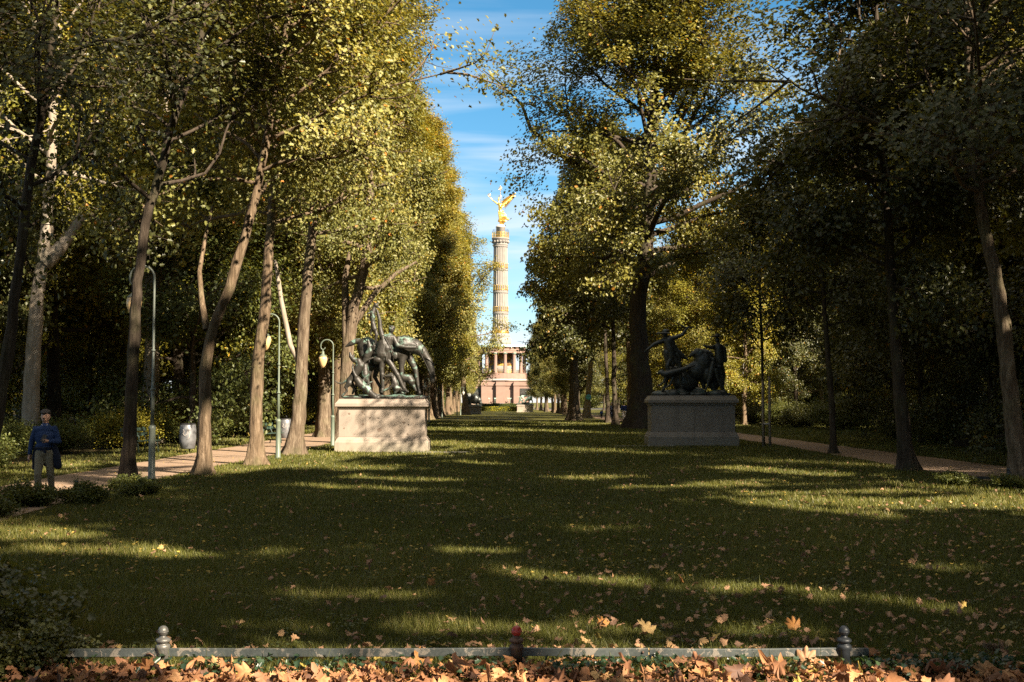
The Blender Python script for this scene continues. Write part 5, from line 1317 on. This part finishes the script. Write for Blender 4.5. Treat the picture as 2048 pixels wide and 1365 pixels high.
custom([(587, 910), (597, 830), (604, 730), (610, 620), (622, 500), (628, 430)], 40, 18, .25, 'rusty sunlit trunk with a bare white limb, right of the pale green lamp', 5, M_BARKR, h0=7.2, cr=4.6, rmax=4.3, bare=([(600, 728), (580, 690), (562, 605), (552, 540), (548, 520)], .10, .06), **{**NEAR, 'nl': 40, 'lpc': 23, 'leaf': .115})
custom([(690, 886), (690, 800), (696, 700), (706, 620), (728, 550), (735, 480), (738, 400)], 52, 23, .33, 'broad forked trunk rising behind the fox hunt bronze', 6, M_BARKR, h0=6.5, cr=4.7, rmax=4.0, forks_px=[([(694, 690), (690, 620), (686, 560), (695, 500)], .22, .12), ([(700, 660), (745, 590), (790, 545), (830, 520)], .16, .05)], **{**NEAR, 'nl': 44, 'lpc': 26, 'leaf': .11})
custom([(60, 905), (62, 800), (68, 680), (80, 560), (92, 490), (96, 440)], 42, 22, .31, 'massive pale smooth trunk forking in the wood behind the walking man', 7, M_BARKP, M_LEAFY, h0=9, cr=6, forks_px=[([(86, 530), (110, 500), (126, 470), (150, 425)], .30, .15)], **{**NEAR, 'nl': 26, 'leaf': .14, 'lpc': 12})
custom([(300, 900), (303, 700), (310, 560), (318, 450), (324, 380)], 50, 23, .36, 'pale reddish bare trunk seen behind the nearest lamp', 8, M_BARKP, M_LEAFY, h0=10, cr=6, forks_px=[([(300, 620), (292, 540), (296, 480)], .24, .15), ([(318, 560), (345, 530), (380, 510)], .08, .04)], **{**NEAR, 'nl': 26, 'leaf': .14, 'lpc': 12})
custom([(1282, 858), (1283, 780), (1279, 700), (1276, 620), (1285, 560), (1292, 500)], 79, 32, .72, 'huge dark oak trunk left of the boar hunt pedestal, crown reaching over the lawn', 9, M_BARKD, M_LEAFO, forks_px=[([(1275, 420), (1190, 350), (1110, 300), (1060, 250), (1045, 205), (1010, 165), (965, 128)], .22, .03)], extra_px=[((962, 122), .5, 110), ((985, 165), .5, 90), ((1003, 190), .4, 60), ((1030, 110), .55, 120), ((1030, 175), .7, 220), ((1060, 150), .7, 260), ((1075, 210), .8, 300), ((1010, 130), .4, 70), ((1052, 320), .8, 260), ((1045, 365), .7, 220), ((1080, 290), .9, 300), ((1100, 120), .9, 300), ((1120, 80), .8, 260), ((1085, 420), .8, 240), ((1150, 40), .9, 300)], h0=9, cr=10.5, name='oak_tree', flare=.7, r1=.14, leaf=.215, shape='lobed', nl=64, ns=10, ntw=6, lpc=17, sig=.45, prof='oval', spread=(2, 54), vbase=.42, clipf=lambda x, z: x > .7 + .5 * np.sin(z * 1.1) + np.maximum(0, z - 24) * .85)
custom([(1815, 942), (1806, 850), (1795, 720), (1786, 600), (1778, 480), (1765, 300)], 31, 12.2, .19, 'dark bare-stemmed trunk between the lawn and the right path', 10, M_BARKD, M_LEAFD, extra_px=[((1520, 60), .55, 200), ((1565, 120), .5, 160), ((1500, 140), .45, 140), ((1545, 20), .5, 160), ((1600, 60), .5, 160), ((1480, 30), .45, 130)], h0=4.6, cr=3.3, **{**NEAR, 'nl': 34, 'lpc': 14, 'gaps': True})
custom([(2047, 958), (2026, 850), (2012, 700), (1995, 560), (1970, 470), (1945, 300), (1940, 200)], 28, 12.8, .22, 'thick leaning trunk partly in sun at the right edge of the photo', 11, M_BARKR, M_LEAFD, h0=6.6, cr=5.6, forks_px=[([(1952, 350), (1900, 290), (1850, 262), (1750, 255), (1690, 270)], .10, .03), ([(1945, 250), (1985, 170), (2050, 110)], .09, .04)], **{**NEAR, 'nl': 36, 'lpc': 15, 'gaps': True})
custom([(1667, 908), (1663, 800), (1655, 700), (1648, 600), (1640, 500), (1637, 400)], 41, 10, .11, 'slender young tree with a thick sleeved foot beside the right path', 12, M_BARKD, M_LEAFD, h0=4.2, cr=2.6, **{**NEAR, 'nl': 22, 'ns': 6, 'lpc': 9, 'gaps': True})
t4 = custom([(1527, 895), (1526, 800), (1524, 700), (1520, 600)], 47, 9, .055, 'staked sapling beside the boar hunt pedestal', 13, M_BARKD, M_LEAFD, h0=3.6, cr=2.3, **{**NEAR, 'nl': 18, 'ns': 6, 'lpc': 9})
custom([(1148, 840), (1147, 760), (1150, 680), (1162, 600)], 115, 24, .52, 'big knobbly trunk at the lawn edge, sunlit in the middle, left of the pale trunk', 14, M_BARKR, M_LEAFD, h0=6.5, cr=6.3, leaf=.30, nl=46, ns=9, ntw=5, lpc=12, sig=.45, prof='spread', vbase=.4, clipf=lambda x, z: x > -.5 + .3 * np.sin(z * 1.5) + np.maximum(0, z - 9.5) * .36)
t15 = custom([(1173, 836), (1178, 770), (1183, 720), (1187, 690)], 130, 22, .36, 'pale lit trunk with a blue paint mark beyond the big knobbly trunk', 15, M_BARKP, M_LEAF, h0=7, cr=5, leaf=.32, nl=34, ns=7, ntw=4, lpc=8, sig=.4)
custom([(1216, 845), (1214, 760), (1210, 680)], 100, 22, .19, 'thin dark trunk left of the walkers on the right path', 16, M_BARKD, M_LEAFD, h0=7, cr=4, leaf=.28, nl=28, ns=8, ntw=4, lpc=11, sig=.42)
custom([(1231, 850), (1228, 760), (1227, 680)], 92, 22, .21, 'thin dark trunk in front of the half hidden walker', 17, M_BARKD, M_LEAFD, h0=7, cr=4, leaf=.28, nl=28, ns=8, ntw=4, lpc=11, sig=.42)
custom([(1261, 838), (1261, 760), (1258, 700)], 125, 22, .45, 'sunlit trunk just left of the huge oak trunk', 18, M_BARK, M_LEAF, h0=8, cr=6, leaf=.32, nl=36, ns=7, ntw=4, lpc=8, sig=.4)
custom([(931, 830), (929, 790), (926, 760)], 165, 25, .42, 'lone pale trunk leaning by the far left pedestal', 19, M_BARK, M_LEAF, h0=5, cr=6.5, leaf=.28, nl=34, ns=8, ntw=4, lpc=9, sig=.45, vbase=.5)
custom([(1487, 845), (1486, 780), (1488, 740)], 100, 19, .16, 'white birch trunk right of the boar hunt bronze', 20, M_BIRCH, M_LEAFY, h0=8, cr=3, name='birch_tree', leaf=.16, nl=20, ns=7, ntw=4, lpc=7, sig=.35)
q = at(1177, 795, 129.55) - t15.location
MB().sphere(q, (.30, .06, .30), 14, 8).build('paint_mark', simple('blue_spray_paint', (.10, .42, .62), .6), t15)
# stakes for the sapling: two round posts and a band
def stakes():
    o = empty('tree_stakes', ground(1540, 895), 'pair of wooden stakes with tie bands holding the sapling', 'tree stakes')
    for x, r, h in ((0, .055, 2.75), (-.26, .05, 2.6)):
        MB().tube([(x, 0, 0), (x, 0, h)], r, 10).build('stake', M_WOOD, o)
    MB().tube([(-.26, -.06, .92), (-.1, -.09, .9), (0, -.07, .92)], .03, 6).tube([(-.26, .06, .92), (0, .06, .92)], .03, 6).build('tie_band', M_WHITE, o)
stakes()

# -- shared crowns for the rows and the woods
def variants(n, **k):
    out = []
    for i in range(n):
        H = k.get('H', 24); out.append(gen_tree(100 + i * 7 + k.get('sd', 0), straight(H, i + k.get('sd', 0)), k.get('r0', .35), .06, k['h0'], k['cr'], k.get('nl', 34), k.get('ns', 8), k.get('ntw', 4), k.get('lpc', 9), k.get('leaf', .2), k.get('sig', .38), k.get('shape', 'kite'), k.get('spread', (5, 62)), k.get('prof', 'oval'), k.get('vbase', .45), rmax=k.get('rmax')))
    return out
ROW = variants(3, H=26, h0=4.5, cr=4.0, rmax=4.2, nl=52, ns=9, ntw=5, lpc=26, leaf=.175, sig=.36, r0=.36, sd=1, vbase=.52)
WOOD = variants(4, H=23, h0=3.5, cr=6.0, nl=48, ns=9, ntw=5, lpc=17, leaf=.21, sig=.42, r0=.3, sd=31)
LOW = variants(3, H=12, h0=1.0, cr=4.2, nl=34, ns=9, ntw=5, lpc=14, leaf=.17, sig=.34, r0=.14, sd=61, vbase=.42)
rr = random.Random(77)
TONE = {M_LEAF.name: 'olive-leaved', M_LEAFD.name: 'dark-leaved', M_LEAFY.name: 'yellow-green', M_SHRUB.name: 'deep green'}
def where(x, y):
    off = abs(x - axis(y))
    row = 'at the edge' if off < 20 else 'a little way in' if off < 28 else 'well inside' if off < 40 else 'deep inside'
    dep = 'nearest the viewer' if y < 48 else 'level with the bronzes' if y < 66 else 'past the bronzes' if y < 95 else 'about halfway down' if y < 150 else 'near the far end'
    return row, dep
def put(vs, i, x, y, label, group, bark=M_BARK, leafm=M_LEAF, s=1.0, sz=None, name='park_tree'):
    if 'wood' in group:
        side = 'left' if x < 0 else 'right'; a_, b_ = where(x, y)
        kind = 'low leafy tree' if 'deep' in group or 'far' in group else 'understorey tree' if 'understorey' in group else 'tall tree' if s > .85 else 'medium tree'
        label = '%s %s %s of the %s wood, %s' % (TONE[leafm.name], kind, a_, side, b_)
    return place_tree(name, (x, y, 0), vs[i % len(vs)], (bark, leafm), label, group, rz=rr.uniform(0, 6.28), s=s, sz=sz)
ORD = 'first second third fourth fifth sixth seventh eighth ninth tenth eleventh twelfth thirteenth fourteenth fifteenth sixteenth seventeenth eighteenth nineteenth twentieth twenty-first twenty-second twenty-third twenty-fourth twenty-fifth twenty-sixth twenty-seventh twenty-eighth twenty-ninth thirtieth'.split()
# left row, from just behind the bronze to the roundabout
y = 60.5; i = 0; n_row = 0
while y < 285:
    if abs(y - 165) > 3:
        n_row += 1
        put(ROW, i, axis(y) - 8.4 + rr.uniform(-.4, .4) - (0.0 if y > 100 else 1.8 if y < 76 else 1.0), y, '%s tree from the front in the sunlit row beyond the fox hunt bronze' % ORD[n_row - 1], 'trees of the left row', rr.choice([M_BARK, M_BARKR, M_BARK]), rr.choice([M_LEAF, M_LEAF, M_LEAFY]), s=rr.uniform(.92, 1.05) * (1.0 if y < 200 else .85))
    y += 7.4 + rr.uniform(-.6, .6) + (2.5 if y > 150 else 0); i += 1
y = 140; i = 0; n_row = 0
while y < 285:
    put(ROW, i + 1, axis(y) + 8.4 + rr.uniform(-.5, .5), y, '%s tree from the front in the low far row right of the column' % ORD[i], 'trees of the far right row', rr.choice([M_BARK, M_BARKD]), rr.choice([M_LEAF, M_LEAFD]), s=rr.uniform(.62, .74))
    y += 10 + rr.uniform(-1, 1); i += 1
# the wood left of the path
i = 0
for x, y in [(-25, 38), (-24, 47), (-21, 53), (-17.5, 60), (-28, 46), (-16.5, 68), (-26, 62), (-21, 76), (-17, 86), (-31, 74), (-26, 88), (-19, 98), (-36, 88), (-30, 102), (-22, 112), (-42, 100), (-18, 124), (-30, 122), (-40, 118), (-24, 140), (-18, 155), (-34, 142), (-50, 120), (-50, 142), (-22, 175), (-36, 168), (-58, 150), (-20, 200), (-34, 205), (-24, 232), (-22, 262), (-36, 250)]:
    put(WOOD, i, x + rr.uniform(-1, 1), y + rr.uniform(-1, 1), 'tree in the dense lit wood behind the left path', 'trees of the left wood', rr.choice([M_BARK, M_BARKD]), rr.choice([M_LEAFY, M_LEAF, M_LEAFD, M_LEAFY]), s=rr.uniform(.92, 1.12)); i += 1
for x, y in [(-12.6, 49), (-21, 60), (-15.5, 64), (-24, 70), (-17, 78), (-29, 84), (-18, 92), (-24, 100), (-19, 110), (-36, 104), (-17, 132)]:
    put(LOW, i, x + rr.uniform(-.5, .5), y, 'small leafy tree filling the wood edge behind the left path', 'understorey trees of the left wood', M_BARKD, rr.choice([M_LEAFY, M_LEAF, M_SHRUB]), s=rr.uniform(.75, 1.15), name='small_tree'); i += 1
# the wood right of the path
RW = [(24.5, 61, 1.0), (31.5, 60, 1.0), (17.5, 38, .95), (18, 47, .9), (24, 42, 1.0), (22, 55, .48), (29, 52, 1.0), (35, 60, 1.05), (22, 70, .48), (40, 75, .8), (33, 82, .6), (27, 88, .58), (18, 92, .62), (15.5, 104, .72), (24, 104, .7), (34, 100, .72), (46, 92, 1.0), (44, 108, .85), (18, 120, .7), (28, 122, .75), (38, 124, .8), (50, 122, .95), (17, 142, .7), (30, 146, .8), (44, 144, .95), (20, 168, .7), (34, 170, .9), (18, 198, .7), (30, 205, .8), (18, 235, .7), (28, 262, .8), (42, 230, 1), (58, 110, .95), (62, 135, 1), (60, 165, 1.1), (48, 170, 1), (75, 150, 1.1), (50, 78, 1.0), (54, 64, 1.05), (46, 200, 1), (70, 200, 1.1), (30, 118, .8), (25, 135, .85), (36, 138, .9)]
for x, y, s in RW:
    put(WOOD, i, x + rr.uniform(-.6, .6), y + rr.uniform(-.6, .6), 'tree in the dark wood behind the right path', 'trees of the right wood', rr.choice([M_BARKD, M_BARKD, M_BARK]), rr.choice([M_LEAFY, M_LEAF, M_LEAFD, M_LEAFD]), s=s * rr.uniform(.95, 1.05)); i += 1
for x, y in [(16.5, 33), (16.8, 42), (20, 37), (18, 52), (26, 58), (30, 66), (26, 78), (36, 88)]:
    put(LOW, i, x + rr.uniform(-.5, .5), y, 'small leafy tree filling the wood edge behind the right path', 'understorey trees of the right wood', M_BARKD, M_LEAFD, s=rr.uniform(.6, .9), name='small_tree'); i += 1
for k in range(22):
    x = 20 + k * 4.6; put(LOW, i, x, 150 + 25 * math.sin(k * 1.7), 'small tree closing the view at the far back of the right wood', 'far understorey of the right wood', M_BARKD, rr.choice([M_LEAF, M_LEAFD]), s=rr.uniform(1.0, 1.5), name='small_tree'); i += 1
# trees beside and behind the photographer that shade the foreground
SH = [(14.5, 18, .62), (14, 7, 1.0), (12, -3, 1.05), (19, 2, 1.1), (20, 13, .95), (27, 7, 1.05), (17, -10, 1.1), (25, -6, 1.15), (8, -11, 1.05), (14, -20, 1.15), (24, -18, 1.15), (34, -3, 1.2), (33, 15, 1.0), (33, -14, 1.2), (4, -21, 1.1), (24, 29, .9), (33, 50, 1.1), (20.5, 64, .9), (40, 36, 1.1), (36, 44, 1.1), (42, 22, 1.1), (-14, 5, .9), (-10, -6, 1.0), (20, -27, 1.1), (30, -27, 1.1), (42, 6, 1.1)]
for j, (x, y, s) in enumerate(SH):
    ms = gen_tree(700 + j, straight(23 * s, j + 50), .3, .06, 3.5 * s, 6.3 * s, 44, 9, 5, 7, .34, .48, vbase=.4, world=(x, y))
    place_tree('park_tree', (x, y, 0), ms, (M_BARKD, M_LEAFD), 'park tree standing outside the picture near the photographer', 'trees around the viewpoint')

for x, y, s in [(-24, 52, .8), (-30, 66, 1.0), (-34, 78, 1.1), (-42, 92, 1.2), (-27, 72, .9), (-46, 112, 1.4), (-22, 66, .8), (-54, 128, 1.5), (-38, 118, 1.3), (-60, 150, 1.5)]:
    put(LOW, i, x, y, 'low leafy tree deep inside the left wood', 'deep understorey of the left wood', M_BARKD, rr.choice([M_LEAF, M_LEAFY, M_SHRUB]), s=s, name='small_tree'); i += 1
for k in range(34):
    x = -118 + k * 7
    if abs(x + 3) < 17: continue
    put(LOW, i, x, 352 + 14 * math.sin(k * 2.3), 'tree on the far side of the roundabout behind the column', 'trees beyond the roundabout', M_BARKD, rr.choice([M_LEAF, M_LEAFD]), s=rr.uniform(1.5, 2.1), name='park_tree'); i += 1
# -- shrubs and undergrowth
def gen_shrub(seed, rx, h, nst, lpc, leaf, shape='kite', vb=.45):
    rng = np.random.default_rng(seed)
    P = []; cl = []
    for k in range(nst):
        a = rng.uniform(0, 6.28); rr_ = rx * math.sqrt(rng.uniform(.02, 1)); hh = h * rng.uniform(.45, 1.0) * (1 - .45 * (rr_ / rx) ** 2)
        pts = [np.array([math.cos(a) * rr_ * f ** .8 + rng.normal() * .04, math.sin(a) * rr_ * f ** .8 + rng.normal() * .04, hh * (f - .18 * f * f * f)]) for f in (0, .3, .6, .85, 1.0)]
        P.append(pts)
        for f in rng.uniform(.25, 1.0, 7):
            j = min(3, int(f * 4)); t = f * 4 - j
            cl.append(pts[j] * (1 - t) + pts[j + 1] * t + rng.normal(size=3) * .08 * rx)
    P = np.array(P); V, Q = tubes(P, np.broadcast_to(np.array([.018, .014, .010, .007, .004]) * (h / 2) ** .5, P.shape[:2]), 4)
    st = np_mesh('stems', V, Q, 4, True)
    cl = np.array(cl); n = len(cl) * lpc
    sg = .11 * (rx * h) ** .5
    C = np.repeat(cl, lpc, 0) + rng.normal(size=(n, 3)) * np.array([sg, sg, sg * .6]); C[:, 2] = np.abs(C[:, 2]) + .02
    at_ = np.clip(vb + .14 * rng.normal(size=n) + .2 * np.repeat(rng.uniform(-.5, .5, len(cl)), lpc), 0, .95)
    return st, leaves_mesh('foliage', C, leaf, rng, shape, at_)
SB = [gen_shrub(300 + k, 1.9, 2.6, 60, 30, .10, 'kite', .5) for k in range(3)]
SS = [gen_shrub(320 + k, .9, .8, 40, 22, .075, 'lobed', .5) for k in range(3)]
def shrub(vs, i, x, y, label, group, leafm=M_SHRUB, s=1.0, sz=None, name='shrub'):
    if 'thicket' in group:
        label = '%s %s shrub in the thicket along the %s path, %s' % (TONE[leafm.name], 'tall' if s > 1.15 else 'low' if s < .75 else 'rounded', 'left' if x < 0 else 'right', where(x, y)[1])
    o = empty(name, (x, y, 0), label, 'shrub', group, rz=rr.uniform(0, 6.28), scale=s)
    if sz: o.scale = (s, s, sz)
    me = vs[i % len(vs)]
    link('stems', me[0], o, M_BARKD)
    if len(me[1].materials) == 0: me[1].materials.append(M_SHRUB)
    c = link('foliage', me[1], o)
    c.material_slots[0].link = 'OBJECT'; c.material_slots[0].material = leafm
i = 0; CB = iter(['biggest dark bush in the bottom left corner', 'dark bush touching the left end of the rail', 'dark bush highest up at the bottom left picture edge', 'small dark bush over the rail end', 'dark bush lowest in the bottom left corner'])
for k in range(34):
    y = 27 + k * 2.9 + rr.uniform(-.8, .8)
    x = axis(y) - 15.2 - rr.uniform(0, 2.2) - (1.5 if y > 80 else 0)
    shrub(SB, i, x, y, 'bushy shrub in the thicket along the left path', 'thicket along the left path', rr.choice([M_SHRUB, M_LEAFY, M_SHRUB, M_LEAFD]), s=rr.uniform(.8, 1.45) * (.45 if 33 < y < 44 else .7 if y < 52 else 1)); i += 1
for x, y in [(-12.2, 24), (-13, 28.5), (-11.6, 20.8), (-12.5, 17.5)]:
    shrub(SB, i, x, y, 'leafy bush behind the walking man at the left edge', 'bushes behind the walking man', M_SHRUB, s=rr.uniform(.5, .75)); i += 1
for k in range(24):
    y = 25 + k * 3.2 + rr.uniform(-.8, .8)
    if 62 < y < 75: continue
    x = axis(y) + 16.6 + rr.uniform(0, 2.2) + (2.5 if y > 55 else 0)
    shrub(SB, i, x, y, 'dark shrub in the thicket beyond the right path', 'thicket beyond the right path', rr.choice([M_SHRUB, M_LEAFD]), s=rr.uniform(.7, 1.25)); i += 1
# low bushes at the left of the lawn
LB = [(-8.5, 16.9, .95), (-7.6, 15.2, .9), (-9.2, 18.8, .7), (-8.2, 20.4, .52), (-7.4, 20.9, .45), (-9.0, 19.6, .5), (-6.9, 22.3, .42), (-7.5, 23.6, .4), (-8.1, 18.4, .5)]
LBL = ['large low bush at the left picture edge below the walking man', 'low bush furthest left in front of the lawn edge', 'low bush right in front of the near end of the left path', 'small low bush hiding the walking man\'s feet', 'small low bush by the dark rail post at the path', 'small low bush at the foot of the nearest lamp', 'small low bush at the foot of the slim dark trunk', 'medium low bush left of the bush at the walking man\'s feet', 'last low bush between the walking man and the lawn']
for (x, y, s), lb in zip(LB, LBL):
    shrub(SS, i, x, y, lb, 'low bushes left of the lawn', M_SHRUB, s=s * 1.15); i += 1
for x, y, s in ((-4.0, 8.8, .85), (-3.45, 8.1, .62), (-4.7, 9.6, .9), (-3.1, 7.9, .42), (-4.2, 7.9, .8)):
    shrub(SS, i, x, y, next(CB), 'corner bushes', M_LEAFD, s=s * .95); i += 1
for k in range(26):
    x = -110 + k * 8.8
    if abs(x + 3) < 18: continue
    shrub(SB, k, x, 340 + 3 * math.sin(k), 'bush in the belt on the far side of the roundabout', 'bushes beyond the roundabout', M_SHRUB, s=2.6)
for k in range(12):
    shrub(SB, k, 22 + k * 5.2, 128 + 6 * math.sin(k * 1.9), 'bush closing the back of the right wood', 'bushes at the back of the right wood', M_SHRUB, s=1.7)
for x, y in ((9.3, 25.4), (9.9, 24.2)):
    shrub(SS, 1, x, y, 'arching yellow-green fern-like plant in the sun at the right edge of the lawn', 'sunlit plants at the right edge', M_SHRUB, s=.45)
# ivy and weeds under the rail, fern tuft, weeds at trunks
def weeds():
    rng = np.random.default_rng(44); cs = []
    for x0, x1, n in ((-1.9, -.9, 200), (-2.1, -1.6, 90), (.25, 1.1, 260), (2.2, 3.4, 520), (-3, 3.4, 380), (1.4, 2, 80), (-.5, -.1, 60)):
        x = rng.uniform(x0, x1, n); cs.append(np.stack([x, 7.78 + .12 * rng.normal(size=n), rng.uniform(.02, .12, n)], 1))
    C = np.concatenate(cs); n = len(C)
    me = leaves_mesh('ivy', C, .045, rng, 'lobed', np.clip(.35 + .2 * rng.normal(size=n), 0, .9))
    o = link('ivy_and_weeds', me, None, leafmat('ivy_leaves', [(0, (.015, .035, .018)), (.6, (.035, .07, .03)), (1, (.12, .14, .04))], spec=.6, rough=.35)); tag(o, kind='stuff')
weeds()
